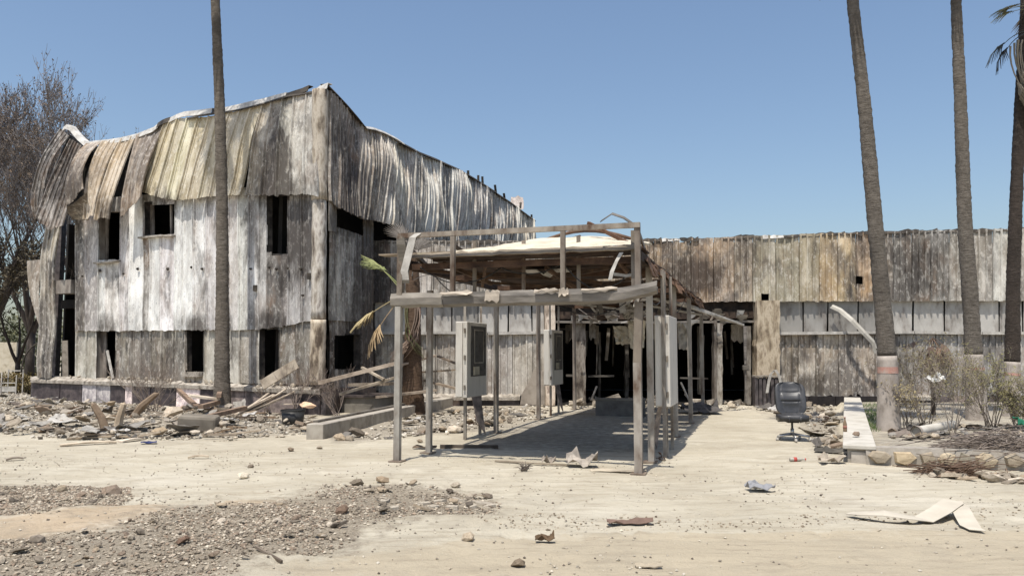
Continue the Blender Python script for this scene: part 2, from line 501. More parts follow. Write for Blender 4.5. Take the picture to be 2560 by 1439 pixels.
# ------------------------------------------------------------------ burnt cladding
SMOKE = [(692, 470, 55, 80, .9), (750, 590, 60, 140, .75), (870, 545, 55, 60, .9), (915, 680, 34, 170, 1.0), (900, 870, 48, 95, .95), (272, 545, 45, 60, .6), (400, 505, 60, 40, .55), (265, 815, 40, 40, .5), (487, 812, 38, 34, .6), (673, 808, 42, 40, .75),
         (700, 400, 30, 120, .75), (850, 400, 40, 150, .5), (895, 470, 50, 85, .7), (640, 620, 26, 100, .35), (1740, 690, 110, 60, .7), (1650, 605, 40, 25, .6), (1860, 640, 40, 80, .45), (2290, 650, 70, 90, .5), (2230, 900, 70, 90, .5), (2030, 960, 70, 40, .5), (1060, 960, 80, 40, .5), (940, 700, 40, 140, .8),
         (200, 760, 30, 120, .45), (170, 450, 60, 120, .55), (330, 440, 22, 90, .35), (430, 880, 45, 60, .45), (580, 880, 30, 60, .4), (1980, 900, 40, 80, .4), (2150, 640, 30, 80, .4), (2500, 860, 50, 120, .45), (700, 700, 50, 60, .4)]
def smoke(p):
    q = proj(p)
    return max(k * math.exp(-((q[0] - x) / rx) ** 2 - ((q[1] - y) / ry) ** 2) for x, y, rx, ry, k in SMOKE)
PROFILE = [(0, -.02), (.02, .05), (.09, .05), (.11, 0), (.34, .002), (.355, .03), (.40, .03), (.415, .0), (.64, .002), (.655, .03), (.70, .03), (.715, 0), (.935, 0), (.94, -.03)]
PROFILE_W = [(q + a, h) for q in (0, .325, .65) for a, h in ((0, 0), (.02, .045), (.085, .045), (.105, 0), (.2, .004))] + [(.98, 0), (.983, -.03)]
PROFILE_T = [(0, -.03), (.03, .05), (.11, .05), (.14, 0), (.20, .0), (.23, .022), (.28, .022), (.31, .0), (.6, .008), (.91, 0), (.925, -.04)]
FLATP = [(0, 0), (.02, .012), (.05, .012), (.07, 0), (.5, .003), (.93, 0), (.975, -.004)]
def sooty(o):
    """smoke marks above and beside the burnt openings"""
    me = o.data
    b = ORI[o.name]
    me.attributes.new("smoke_mark", 'FLOAT', 'POINT').data.foreach_set("value", [smoke(v.co + b) for v in me.vertices])
    return o
def panel(root, plane, A, B, offT=0., offB=0., nv=8, rib=1.0, warp=.03, bow=0., ragT=0., ragB=0., holes=(), loose=.012, color=(.5, .46, .4, .5), prof=PROFILE, dents=(), name="panel"):
    """one sheet between two seams; a seam is (top x, top y, bottom x, bottom y) as sighted on the wall"""
    sd_ = R(0, 100)
    fn = lambda f, x: f(x) if callable(f) else f
    offA, offBt = (fn(offT, A[0]), fn(offB, A[0])), (fn(offT, B[0]), fn(offB, B[0]))
    TA, BA = plane.at(A[0], A[1], offA[0]), plane.at(A[2], A[3], offA[1])
    TB, BB = plane.at(B[0], B[1], offBt[0]), plane.at(B[2], B[3], offBt[1])
    bA, bB = fn(bow, A[0]), fn(bow, B[0])
    if holes: nv = max(nv, 36)
    P = []
    wd = (TB - TA).length
    us = list(prof)
    if holes and len(us) < 9: us = [(i / 10, 0) for i in range(11)]
    for u, hh in us:
        rt = ragT * (nz(u * 4, sd_, 1) + .3) 
        rb = ragB * (nz(u * 4, sd_, 7) + .2)
        row = []
        for j in range(nv + 1):
            v = j / nv
            vv = rt + v * (1 - rt - rb)
            p = TA.lerp(TB, u).lerp(BA.lerp(BB, u), vv)
            sx = (p - plane.p).dot(plane.t)
            p = p + plane.n * (hh * rib + warp * 1.1 * nz(sx * .8, p.z * .55, 3.7) + warp * .45 * nz(sx * 2.3, p.z * .9, 8.1) + loose * nz(u * 1.3 + sd_, vv * 2.6, sd_) + (bA + (bB - bA) * u) * math.sin(math.pi * vv))
            for (dx, dy, dr, da) in dents:
                q = proj(p)
                e = ((q[0] - dx) / dr) ** 2 + ((q[1] - dy) / (dr * 1.4)) ** 2
                if e < 4: p = p + plane.n * (da * math.exp(-e))
            row.append(p + V((0, 0, .006 * nz(u * 9, vv * 9, sd_))))
        P.append(row)
    keep = None
    if holes:
        def keep(i, j):
            c = (P[i][j] + P[i + 1][j] + P[i][j + 1] + P[i + 1][j + 1]) / 4
            q = proj(c)
            return not any(inpoly(q[0], q[1], h) if len(h) > 4 or not isinstance(h[0], (int, float)) else (h[0] < q[0] < h[2] and h[1] < q[1] < h[3]) for h in holes)
    mb = MB()
    mb.grid(P, .012, keep, -plane.n)
    if not mb.f: return None
    if not holes: return sooty(mb.build(name, M['panel'], root, False, color))
    par = list(range(len(mb.v)))          # a sheet cut through by an opening becomes separate sheets
    def find(i):
        while par[i] != i:
            par[i] = par[par[i]]
            i = par[i]
        return i
    for f in mb.f:
        for q in f[1:]: par[find(q)] = find(f[0])
    groups = {}
    for f in mb.f: groups.setdefault(find(f[0]), []).append(f)
    for fs in groups.values():
        if len(fs) < 30: continue
        m2 = MB(); m2.v = mb.v; m2.f = fs
        o = sooty(m2.build(name, M['panel'], root, False, color))
    return o
def jit(c, k=.08, even=False):
    s = 1 + R(-k, k)
    q = R(0, 1)
    if even and q < .4: return (c[0] * s * .82, c[1] * s * .80, c[2] * s * .78, c[3])
    if q < .17: return (c[0] * s * .60, c[1] * s * .585, c[2] * s * .565, min(1, c[3] + .3))
    if q < .40: return (c[0] * s * 1.14, c[1] * s * 1.16, c[2] * s * 1.17, c[3] * .5)
    return (c[0] * s * (1 + R(-.03, .03)), c[1] * s, c[2] * s * (1 + R(-.04, .04)), c[3])
def seams(x0, x1, step, top, bot, fixed=(), shear=None):
    xs = [x0]
    while xs[-1] < x1 - step * .6: xs.append(xs[-1] + step * R(.85, 1.15))
    xs[-1] = x1
    for f in fixed:
        k = min(range(len(xs)), key=lambda i: abs(xs[i] - f))
        if 0 < k < len(xs) - 1: xs[k] = f
        else: xs.append(f)
    xs = sorted(set(xs))
    return [(x, lin(top, x), x + (lin(shear, x) if shear else 0), lin(bot, x + (lin(shear, x) if shear else 0))) for x in xs]
def strips(root, plane, S, colf, skip=(), even=False, **kw):
    for A, B in zip(S, S[1:]):
        cx = (A[0] + B[0]) / 2
        k = dict(kw)
        hs = [h for h in kw.get('holes', ()) if (min(q[0] for q in h) if not isinstance(h[0], (int, float)) else h[0]) < max(B[0], B[2]) + 2 and (max(q[0] for q in h) if not isinstance(h[0], (int, float)) else h[2]) > min(A[0], A[2]) - 2]
        k['holes'] = hs
        panel(root, plane, A, B, color=jit(colf(cx), .08, even), **k)
def colramp(pts):
    def f(x):
        if x <= pts[0][0]: return pts[0][1]
        for (a, b), (c, d) in zip(pts, pts[1:]):
            if x <= c:
                t = (x - a) / (c - a)
                return tuple(p + (q - p) * t for p, q in zip(b, d))
        return pts[-1][1]
    return f
def reveal(root, plane, box, depth=.32, off=0., mat='reveal', t=.035, name="window_frame"):
    """lining of an opening: four boards running inwards from the wall face"""
    x0, y0, x1, y1 = box
    c = [plane.at(x0, y0, off), plane.at(x1, y0, off), plane.at(x1, y1, off), plane.at(x0, y1, off)]
    mb = MB()
    ctr = sum(c, V()) / 4
    outer = [p + (p - ctr).normalized() * t for p in c]
    n = -plane.n * depth
    vs = c + outer + [p + n for p in c] + [p + n for p in outer]
    fs = []
    for i in range(4):
        j = (i + 1) % 4
        fs += [(i, j, 8 + j, 8 + i), (4 + j, 4 + i, 12 + i, 12 + j), (4 + i, 4 + j, j, i), (8 + i, 8 + j, 12 + j, 12 + i)]
    mb.add(vs, fs)
    return mb.build(name, M[mat], root)

# ------------------------------------------------------------------ the tall building
C0 = G(800, 1036)
PL = Plane((C0.x, C0.y), math.radians(180 - 32))
PR = Plane((C0.x, C0.y), math.radians(90 - 15.5))
PR.n = V((math.cos(math.radians(15.5)), -math.sin(math.radians(15.5)), 0))
tall = thing("tall_building", (C0.x, C0.y, 0), "burnt two-storey building with buckled metal cladding and a sagging parapet", "building")
# shell: roof, floors and rear walls keep the inside dark
LE = PL.at(82, 900)
LE = V((LE.x, LE.y, 0))
RE = PR.at(1338, 700)
RE = V((RE.x, RE.y, 0))
bdir = V((math.sin(math.radians(15.5)), math.cos(math.radians(15.5)), 0))
def slab(name, pts, z0, z1, mat, root, color=None):
    mb = MB()
    n = len(pts)
    vs = [V((p.x, p.y, z0)) for p in pts] + [V((p.x, p.y, z1)) for p in pts]
    fs = [tuple(range(n))[::-1], tuple(range(n, 2 * n))] + [(i, (i + 1) % n, n + (i + 1) % n, n + i) for i in range(n)]
    return mb.add(vs, fs).build(name, mat, root, False, color)
i1, i2, i3, i4 = C0 - PL.n * .4 - PR.n * .2, LE - PL.n * .4 + V((.5, 0, 0)), LE - PL.n * .4 + bdir * 15 + V((.5, 0, 0)), RE - PR.n * .4
i5 = PL.at(192, 900, -.4)
i5.z = 0
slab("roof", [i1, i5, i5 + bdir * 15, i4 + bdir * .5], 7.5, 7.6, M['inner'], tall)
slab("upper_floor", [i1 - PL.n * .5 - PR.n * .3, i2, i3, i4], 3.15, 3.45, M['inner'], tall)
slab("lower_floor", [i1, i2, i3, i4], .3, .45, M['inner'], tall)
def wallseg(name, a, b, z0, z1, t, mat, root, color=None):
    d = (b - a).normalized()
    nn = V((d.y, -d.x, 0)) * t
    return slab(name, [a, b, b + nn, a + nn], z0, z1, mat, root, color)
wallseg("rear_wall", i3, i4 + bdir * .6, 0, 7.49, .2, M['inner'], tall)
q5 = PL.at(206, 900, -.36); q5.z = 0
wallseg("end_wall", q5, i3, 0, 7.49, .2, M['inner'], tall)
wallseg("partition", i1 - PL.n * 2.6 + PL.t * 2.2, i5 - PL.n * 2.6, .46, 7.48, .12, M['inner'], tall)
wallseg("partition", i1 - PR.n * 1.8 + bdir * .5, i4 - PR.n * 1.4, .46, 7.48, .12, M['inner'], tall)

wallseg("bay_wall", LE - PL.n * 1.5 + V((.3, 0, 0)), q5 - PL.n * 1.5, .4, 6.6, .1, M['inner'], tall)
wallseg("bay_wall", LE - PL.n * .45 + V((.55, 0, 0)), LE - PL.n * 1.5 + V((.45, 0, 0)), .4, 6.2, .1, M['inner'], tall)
def backing(plane, x0, x1, topf, yb, off, n=40):  # added dark sheet so gaps between the parapet panels show black
    g = []
    for i in range(n + 1):
        x = x0 + (x1 - x0) * i / n
        g.append([plane.at(x, topf(x), off), plane.at(x, yb, off)])
    MB().grid(g, .05, None, -plane.n).build("dark_gap_sheet", M['inner'], tall)
TB_ = [(172, 352), (222, 370), (345, 348), (400, 322), (430, 306), (560, 288), (655, 265), (796, 236)]
backing(PL, 172, 345, lambda x: lin(TB_, x), 525, -.22, 14)
backing(PL, 345, 796, lambda x: lin(TB_, x), 478, -.22, 26)
WIN_L = [(246, 528, 300, 652), (360, 508, 437, 588), (667, 486, 718, 634), (240, 827, 290, 945), (465, 824, 510, 930), (648, 822, 698, 950)]
WIN_R = [(842, 530, 906, 588), (836, 836, 900, 922)]
# plinth along the yard
pt = [(75, 940), (330, 948), (650, 962), (800, 968)]
def plinth_run(root, plane, x0, x1, topf, off, mat, name, color=None, zb=-.1, drop=0):
    a, b = plane.at(x0, topf(x0) + drop, off), plane.at(x1, topf(x1) + drop, off)
    mb = MB()
    q = -plane.n * .3
    A0, B0 = V((a.x, a.y, zb)), V((b.x, b.y, zb))
    mb.add([A0, B0, b, a, A0 + q, B0 + q, b + q, a + q], [(0, 1, 2, 3), (5, 4, 7, 6), (4, 0, 3, 7), (1, 5, 6, 2), (3, 2, 6, 7), (4, 5, 1, 0)])
    return mb.build(name, mat, root, False, color)
ptop = lambda x: lin(pt, x)
plinth_run(tall, PL, 78, 815, ptop, .12, M['plinth'], "plinth", (1, 1, 1), drop=14)
xx = 80
for x1, white in ((150, 0), (205, 0), (242, 1), (276, 1), (312, 0), (331, 2), (376, 0), (440, 0), (500, 2), (560, 0), (610, 3), (670, 3), (735, 3), (800, 0)):
    col = [(.75, .7, .72), (4.6, 4.9, 4.9), (7.5, 7.3, 7.0), (2.2, 2.1, 2.0)][white]
    k_ = R(.85, 1.15); col = tuple(c * k_ for c in col)
    plinth_run(tall, PL, xx + 1.5, x1 - .5, ptop, .15 + R(0, .02), M['plinth'], "plinth_tile", col, drop=16)
    xx = x1
# crusty ledge on the plinth
def ledge_crust(root, plane, x0, x1, topf, name="plinth_ledge", oo=.22):
    P = []
    n = 60
    for i in range(n + 1):
        x = x0 + (x1 - x0) * i / n
        a = plane.at(x, topf(x) + 12, oo + .05 * nz(x * .05, 3))
        t = plane.at(x, topf(x) - 1 + 5 * nz(x * .11, 8), 0)
        row = [V((t.x, t.y, a.z - .05)) - plane.n * .25, t - plane.n * .25, t, V((a.x, a.y, a.z + .05 + .03 * nz(x * .2, 1))), V((a.x, a.y, a.z - .05))]
        P.append(row)
    MB().grid(P, .01).build(name, M['crust'], root)
ledge_crust(tall, PL, 76, 800, ptop)
# lower storey, middle storey and parapet sheets
c_low = colramp([(190, (.50, .46, .38, .35)), (400, (.46, .42, .35, .55)), (560, (.52, .48, .40, .3)), (790, (.46, .43, .37, .6))])
c_mid = colramp([(190, (.72, .70, .65, .45)), (300, (.76, .745, .71, .5)), (440, (.80, .79, .755, .5)), (560, (.80, .79, .755, .48)), (640, (.62, .60, .57, .6)), (700, (.36, .34, .325, 1.0)), (790, (.35, .33, .315, 1.0))])
jl = [(190, 823), (640, 820), (700, 812), (785, 797)]
S = seams(190, 788, 28, jl, [(190, 947), (788, 963)], (240, 290, 465, 510, 648, 698))
strips(tall, PL, S, c_low, prof=PROFILE_T, offT=0, offB=.02, holes=WIN_L, ragB=.03, warp=.035)
jl2 = [(x, y + 5) for x, y in jl]
S = seams(188, 788, 28, [(190, 500), (788, 455)], jl2, (246, 300, 360, 437, 667, 718))
strips(tall, PL, S, c_mid, prof=PROFILE_T, offT=.05, offB=.085, holes=WIN_L, ragB=.012, warp=.04, rib=.8)
c_top = colramp([(225, (.40, .30, .20, .45)), (300, (.46, .36, .24, .25)), (380, (.52, .44, .30, .15)), (450, (.62, .55, .38, .05)), (560, (.58, .51, .35, .15)), (640, (.57, .50, .36, .15)), (690, (.44, .39, .32, .6)), (740, (.58, .57, .51, .35)), (800, (.50, .46, .40, .5))])
TOPL = [(800, 228, 797, 492), (768, 233, 762, 488), (735, 239, 727, 488), (705, 245, 688, 489), (680, 251, 648, 488), (655, 258, 612, 487)]
TOPL2 = [(655, 258, 600, 486), (626, 266, 574, 490), (600, 273, 547, 490), (574, 279, 520, 490), (546, 284, 493, 497), (518, 289, 466, 499), (492, 292, 440, 500), (468, 294, 414, 497), (446, 297, 390, 492), (426, 302, 370, 485), (410, 307, 352, 480)]
for T in (TOPL, TOPL2):
    for B_, A_ in zip(T, T[1:]):
        panel(tall, PL, A_, B_, .04, .30, 12, 1.15, .09, .05, .015, .02, color=jit(c_top((A_[0] + B_[0]) / 2), .07, True), prof=PROFILE_T)
# torn sheets that hang off the parapet at the far end
panel(tall, PL, (345, 339, 303, 548), (410, 306, 358, 492), .04, .55, 12, 1.1, .10, .12, 0, .10, color=(.33, .25, .175, .5))
panel(tall, PL, (304, 347, 240, 549), (344, 339, 272, 546), .04, .75, 12, 1.2, .08, .16, 0, .03, color=(.47, .37, .25, .15))
panel(tall, PL, (262, 354, 205, 552), (302, 347, 238, 540), .04, .80, 12, 1.2, .10, .22, 0, .06, color=(.48, .38, .26, .2))
panel(tall, PL, (222, 360, 163, 518), (260, 355, 205, 470), .04, 1.05, 12, .9, .14, .25, 0, .05, color=(.38, .29, .20, .5))
panel(tall, PL, (163, 518, 178, 548), (216, 480, 218, 552), 1.02, .30, 6, .5, .10, 0, 0, .10, color=(.20, .165, .125, .8))
panel(tall, PL, (198, 358, 121, 578), (222, 378, 155, 563), .06, .75, 10, 1.3, .06, .05, 0, .04, color=(.20, .155, .12, .5))
panel(tall, PL, (178, 348, 90, 546), (197, 358, 120, 577), .06, .80, 10, 1.5, .05, .05, 0, .04, color=(.15, .118, .095, .6))
panel(tall, PL, (152, 322, 80, 480), (172, 340, 112, 470), .10, .60, 10, 1.0, .05, .16, 0, .03, color=(.15, .13, .115, .7))
panel(tall, PL, (80, 478, 86, 545), (112, 468, 100, 552), .60, .55, 6, 1.0, .05, .05, 0, .05, color=(.13, .112, .098, .8))
panel(tall, PL, (172, 335, 128, 440), (214, 362, 166, 470), -.15, .10, 8, .8, .06, 0, 0, .05, color=(.08, .07, .06, .9))
# corner bay: pale hanging column sheet, floor edge, charred inside
panel(tall, PL, (118, 545, 100, 946), (152, 565, 130, 946), .02, .16, 16, 1.5, .12, .05, 0, .02, color=(.46, .42, .35, .7))
panel(tall, PL, (68, 652, 98, 812), (106, 648, 104, 812), .10, .14, 8, .4, .05, .1, 0, 0, color=(.33, .28, .22, .5), prof=FLATP)
a, b = PL.at(148, 703, -.1), PL.at(192, 700, -.1)
mb = MB(); mb.bar(a - V((0, 0, .22)), b - V((0, 0, .22)), .4, .46); mb.build("floor_edge", M['reveal'], tall)
a, b = PL.at(150, 560, -.7), PL.at(178, 560, -.7)
mb = MB(); mb.bar(V((a.x, a.y, .4)), V((a.x, a.y, 6.6)), .3, .3); mb.build("charred_column", M['plinth'], tall)
mb = MB(); a = PL.at(168, 900, -.3); mb.bar(V((a.x, a.y, .45)), V((a.x - .1, a.y, 2.0)), .2, .06); mb.build("loose_board", M['wood'], tall)
for b_ in WIN_L: reveal(tall, PL, b_, .26 if b_[0] < 250 else .2, .03, 'reveal' if b_[0] < 250 else 'soot')
for b_ in WIN_R[1:]: reveal(tall, PR, b_, .2, .03, 'soot')
# sills
for x0, x1, y in ((240, 300, 655), (352, 437, 592)):
    mb = MB(); mb.bar(PL.at(x0, y + 3, .11), PL.at(x1, y - 3, .11), .22, .05, n=5, bow=R(-.03, .03)); mb.build("window_sill", M['crust'], tall)
mb = MB(); mb.bar(PL.at(466, 935, .0), PL.at(508, 935, .0), .3, .14); mb.build("window_sill", M['crust'], tall)
# leftover boards in the openings
for x0, y0, x1, y1, wd in ((262, 826, 262, 944, .2), (377, 512, 379, 588, .28), (428, 512, 429, 588, .07), (268, 530, 266, 650, .16), (672, 490, 673, 630, .08)):
    mb = MB(); mb.bar(PL.at(x0, y0, -.22), PL.at(x1, y1, -.22), wd, .05, up=tuple(PL.n)); mb.build("window_board", M['reveal'], tall)
mb = MB(); mb.bar(PL.at(268, 876, .02), PL.at(282, 945, .1), .07, .05, up=tuple(PL.n)); mb.build("loose_board", M['ledge'], tall)
# fixings across the middle storey
for x, y in ((207, 690), (480, 668), (506, 672), (628, 672), (674, 668), (692, 672), (753, 672), (758, 738), (420, 672), (345, 672), (250, 676), (310, 684), (570, 672), (720, 670)):
    c = PL.at(x, y, .115)
    mb = MB(); mb.tube([c, c + PL.n * .05], [R(.035, .06), .03], 7); mb.build("fixing_plate", M['flash_dark'], tall)
# corner column in two lengths
def colm(x0, y0, x1, y1, r, name="corner_column", mat='column', plane=PL, off=.06, root=None, tint=(1, 1, 1)):
    a, b = plane.at(x0, y0, off), plane.at(x1, y1, off)
    pts = [a.lerp(b, i / 14) + V((.02 * nz(i * .7, 2), .02 * nz(i * .7, 5), 0)) for i in range(15)]
    mb = MB(); mb.tube(pts, [r * (1 + .07 * nz(i * .9, 11, r)) for i in range(15)], 12)
    return mb.build(name, M[mat], root or tall, True, tint)
colm(801, 226, 799, 500, .215, tint=(.9, .86, .8))
colm(799, 498, 796, 797, .19, tint=(1.05, 1.05, 1.05))
colm(796, 798, 793, 960, .20, tint=(1.1, 1.02, .9))
# side face
topR = [(822, 226), (870, 272), (915, 321), (935, 324), (960, 334), (1010, 360), (1060, 388), (1110, 408), (1170, 438), (1230, 475), (1290, 515), (1338, 552)]
botR = [(822, 500), (842, 520), (906, 545), (963, 556), (1012, 575), (1100, 612), (1338, 690)]
c_topR = colramp([(822, (.34, .29, .24, .8)), (880, (.27, .22, .19, .9)), (930, (.50, .44, .35, .55)), (1000, (.55, .51, .44, .5)), (1100, (.47, .45, .40, .6)), (1250, (.50, .48, .43, .5)), (1338, (.52, .47, .37, .4))])
xs = [822]
while xs[-1] < 1330: xs.append(xs[-1] + lin([(822, 22), (1000, 17), (1338, 11)], xs[-1]) * R(.85, 1.15))
S = [(x, lin(topR, x), x - lin([(822, 0), (850, 2), (910, 12), (1000, 6), (1338, 0)], x), lin(botR, x)) for x in xs]
for A_, B_ in zip(S, S[1:]):
    cx = A_[0]
    panel(tall, PR, A_, B_, .0, lambda x: lin([(822, .15), (880, .30), (960, .45), (1050, .35), (1338, .3)], x), 12, lin([(822, 1), (1338, 1.6)], cx), .16, lambda x: lin([(822, .0), (890, -.1), (930, .18), (1000, .16), (1338, .05)], x), .01, .02, color=jit(c_topR(cx), .15))
S = seams(824, 936, 20, [(822, 470), (936, 520)], [(822, 800), (936, 806)], (842, 906))
HR = [[(842, 520), (870, 522), (906, 548), (908, 590), (842, 570)]]
c_R = colramp([(822, (.52, .50, .46, .4)), (870, (.50, .49, .46, .5)), (905, (.36, .34, .32, 1.0)), (936, (.24, .2, .18, 1.0))])
strips(tall, PR, S, c_R, offT=.0, offB=.06, holes=HR, warp=.05, rib=.8)
S = seams(824, 936, 20, [(822, 800), (936, 803)], [(822, 968), (936, 975)], (836, 900))
strips(tall, PR, S, colramp([(822, (.36, .33, .30, .7)), (936, (.22, .17, .15, 1.0))]), offT=.0, offB=.0, holes=WIN_R[1:], warp=.05)
plinth_run(tall, PR, 818, 940, lambda x: 968, .06, M['plinth'], "plinth", (1.2, 1.1, 1.0))
# patched board under the roof edge of the corner
panel(tall, PR, (822, 500, 822, 577), (842, 505, 842, 580), .12, .1, 4, .3, .02, color=(.42, .36, .29, .2), prof=FLATP)
# ragged roof-edge flashing
def flashing(pts, plane, mat, off=.05, root=tall, wd=.16, ht=.05):
    P = [plane.at(x, y, off) for x, y in pts]
    mb = MB()
    g = []
    for i, p in enumerate(P):
        k = .05 * nz(i * 1.7, p.x)
        g.append([p - plane.n * wd + V((0, 0, .03 + k)), p + V((0, 0, .02 + k)), p + plane.n * .05 + V((0, 0, -ht + k))])
    mb.grid(g, .02)
    return mb.build("roof_flashing", M[mat], root)
for pts, mt in (([(158, 320), (166, 313), (178, 316), (188, 330), (198, 342), (216, 356)], 'flash_white'), ([(214, 357), (240, 354), (270, 350), (300, 346), (342, 335), (385, 317), (398, 306)], 'flash_white'),
                ([(394, 309), (404, 302), (414, 297), (426, 294)], 'flash_dark'), ([(424, 295), (445, 285), (462, 280), (490, 277), (530, 272)], 'flash_white'), ([(532, 272), (545, 273), (556, 271)], 'flash_dark'),
                ([(556, 270), (590, 263), (620, 258), (660, 248), (690, 240), (716, 234)], 'flash_white'), ([(712, 236), (735, 228), (755, 221), (772, 217)], 'flash_dark'), ([(784, 226), (800, 217), (820, 208)], 'flash_white')):
    flashing(pts, PL, mt, .06, ht=.15)
flashing([(470, 296), (500, 289), (560, 280), (600, 271), (660, 257), (720, 240), (790, 228)], PL, 'flash_dark', .09, wd=.05)
for pts, mt in (([(818, 212), (838, 232), (870, 264), (895, 294), (914, 318)], 'flash_dark'), ([(914, 319), (935, 320), (962, 330), (992, 346), (1010, 357)], 'flash_white'), ([(1008, 357), (1050, 382), (1090, 397), (1118, 409), (1150, 424)], 'flash_dark'),
                ([(1148, 424), (1180, 441), (1210, 460), (1240, 480)], 'flash_dark'), ([(1240, 481), (1275, 503), (1310, 530), (1338, 550)], 'flash_dark')):
    flashing(pts, PR, mt, .05, wd=.2)
for x, y, hh in ((1171, 436, 10), (1196, 452, 14), (1207, 458, 17), (1240, 478, 16), (1262, 495, 12), (1300, 522, 16), (1330, 548, 12)):
    a = PR.at(x, y + 6, -.05); b = PR.at(x + R(-3, 3), y - hh, -.05)
    mb = MB(); mb.bar(a, b, .1, .05); mb.build("bent_stud", M['flash_dark'], tall)
p = PR.at(1292, 500, -.4)
mb = MB(); mb.grid([[p + V((R(-.05, .05) + .16 * i - .3, .1 * j, .24 * j - .5 + .12 * nz(i * .8, j, 3))) for j in range(4)] for i in range(5)], .01); mb.build("torn_roof_sheet", M['panel'], tall, False, (.42, .33, .28, .2))
# dark bent downpipe stub on the column and the small hole marks
for x, y in ((818, 495), (775, 690), (640, 720)):
    c = PR.at(x + 6, y, .12) if x > 800 else PL.at(x, y, .12)
    mb = MB(); mb.box(c, (.14, .1, .16)); mb.build("fixing_plate", M['flash_dark'], tall)

# ------------------------------------------------------------------ the low wing
WY = 24.5
PW = Plane((0, WY), 0)
wing = thing("low_wing", (6, WY, 0), "long low wing with rust-streaked sheet cladding behind the palm trunks", "building")
xw0, xw1 = D(932, 900, WY).x, D(2960, 900, WY).x
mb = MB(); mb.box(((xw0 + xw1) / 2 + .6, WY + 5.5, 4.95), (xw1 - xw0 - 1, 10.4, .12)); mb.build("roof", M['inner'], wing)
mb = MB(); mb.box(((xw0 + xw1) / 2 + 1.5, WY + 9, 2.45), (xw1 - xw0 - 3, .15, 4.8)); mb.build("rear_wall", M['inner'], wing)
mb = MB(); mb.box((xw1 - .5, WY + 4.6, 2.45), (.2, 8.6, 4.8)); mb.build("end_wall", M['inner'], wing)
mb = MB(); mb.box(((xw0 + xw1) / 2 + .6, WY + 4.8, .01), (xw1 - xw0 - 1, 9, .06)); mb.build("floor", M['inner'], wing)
c_wu = colramp([(932, (.24, .2, .17, .8)), (1040, (.44, .40, .34, .4)), (1300, (.45, .41, .35, .5)), (1620, (.60, .45, .28, .6)), (1760, (.54, .39, .25, .75)), (1840, (.48, .37, .26, .8)), (1900, (.47, .43, .32, .5)), (2000, (.52, .485, .37, .35)),
                (2080, (.58, .45, .27, .5)), (2160, (.58, .42, .25, .7)), (2230, (.27, .25, .22, .8)), (2370, (.26, .25, .23, .6)), (2420, (.50, .47, .41, .35)), (2560, (.55, .52, .47, .3)), (2900, (.5, .47, .42, .4))])
topW = [(932, 600), (1300, 602), (1620, 598), (1700, 596), (1890, 589), (2180, 579), (2560, 570), (2960, 560)]
botW = [(932, 757), (2960, 751)]
S = seams(932, 2960, 51, topW, botW)
strips(wing, PW, S, c_wu, prof=PROFILE_W, even=True, offT=.05, offB=.10, nv=8, rib=1.15, warp=.045, ragT=.014, ragB=.018, holes=[(2140, 690, 2158, 711), (1905, 735, 1921, 752), (1698, 584, 1716, 606)])
mb = MB(); q = PW.at(2149, 700, -.25); mb.box(q, (.5, .05, .5)); mb.build("vent_backing", M['inner'], wing)
for A_, B_ in zip(S, S[1:]):
    if R(0, 1) < .96:
        a = PW.at(A_[0] + 20, A_[1] + R(1, 4), .05)
        b = PW.at(B_[0] + 19, B_[1] + R(1, 4), .05)
        g = [[a.lerp(b, i / 5) + V((0, -.03, -.06 + .07 * nz(i * 2, A_[0]))), a.lerp(b, i / 5) + V((0, .0, .03 + .09 * nz(i * 1.3, A_[0], 4))), a.lerp(b, i / 5) + V((0, .25, .03))] for i in range(6)]
        mb = MB(); mb.grid(g, .015); mb.build("roof_flashing", M['flash_dark'] if R(0, 1) < .93 else M['flash_white'], wing)
# grey boards under the cladding, the ledge, and the sheets below it
def lower_wall(x0, x1):
    x = x0
    while x < x1 - 10:
        wd = R(58, 78)
        nx = min(x + wd, x1)
        panel(wing, PW, (x + .5, 748, x + .5, 832), (nx - R(0, 3.5), 748, nx - R(0, 3.5), 832), -.03, -.03, 3, .6, .012, color=(.0, 0, 0, 0), prof=FLATP, name="grey_board").data.materials[0] = M['greyboard']
        o = bpy.data.objects[-1] if False else None
        x = nx
    S = seams(x0, x1, 50, [(0, 836)], [(x0, 992), (x1, 988)])
    strips(wing, PW, S, colramp([(932, (.46, .42, .35, .5)), (1300, (.52, .49, .43, .3)), (1950, (.50, .44, .34, .75)), (2060, (.52, .46, .37, .6)), (2140, (.52, .44, .34, .8)), (2260, (.36, .345, .32, .7)), (2560, (.40, .385, .36, .6))]), offT=.0, offB=.03, nv=8, warp=.05, ragB=.05, rib=.8, prof=PROFILE_W, even=True)
    n = max(1, round((x1 - x0) / 160))
    for i in range(n):
        a, b = PW.at(x0 + (x1 - x0) * i / n, 832 + R(-1.5, 1.5), .06), PW.at(x0 + (x1 - x0) * (i + 1) / n - 2, 832 + R(-1.5, 1.5), .06)
        mb = MB(); mb.bar(a, b, .16, .085); mb.build("ledge", M['ledge'], wing)
lower_wall(936, 1362)
lower_wall(1946, 2960)
for o in wing.children:
    if o.name.startswith("grey_board"):
        s = R(.6, 1.1)
        o.color = (s, s, s * .99, 1)
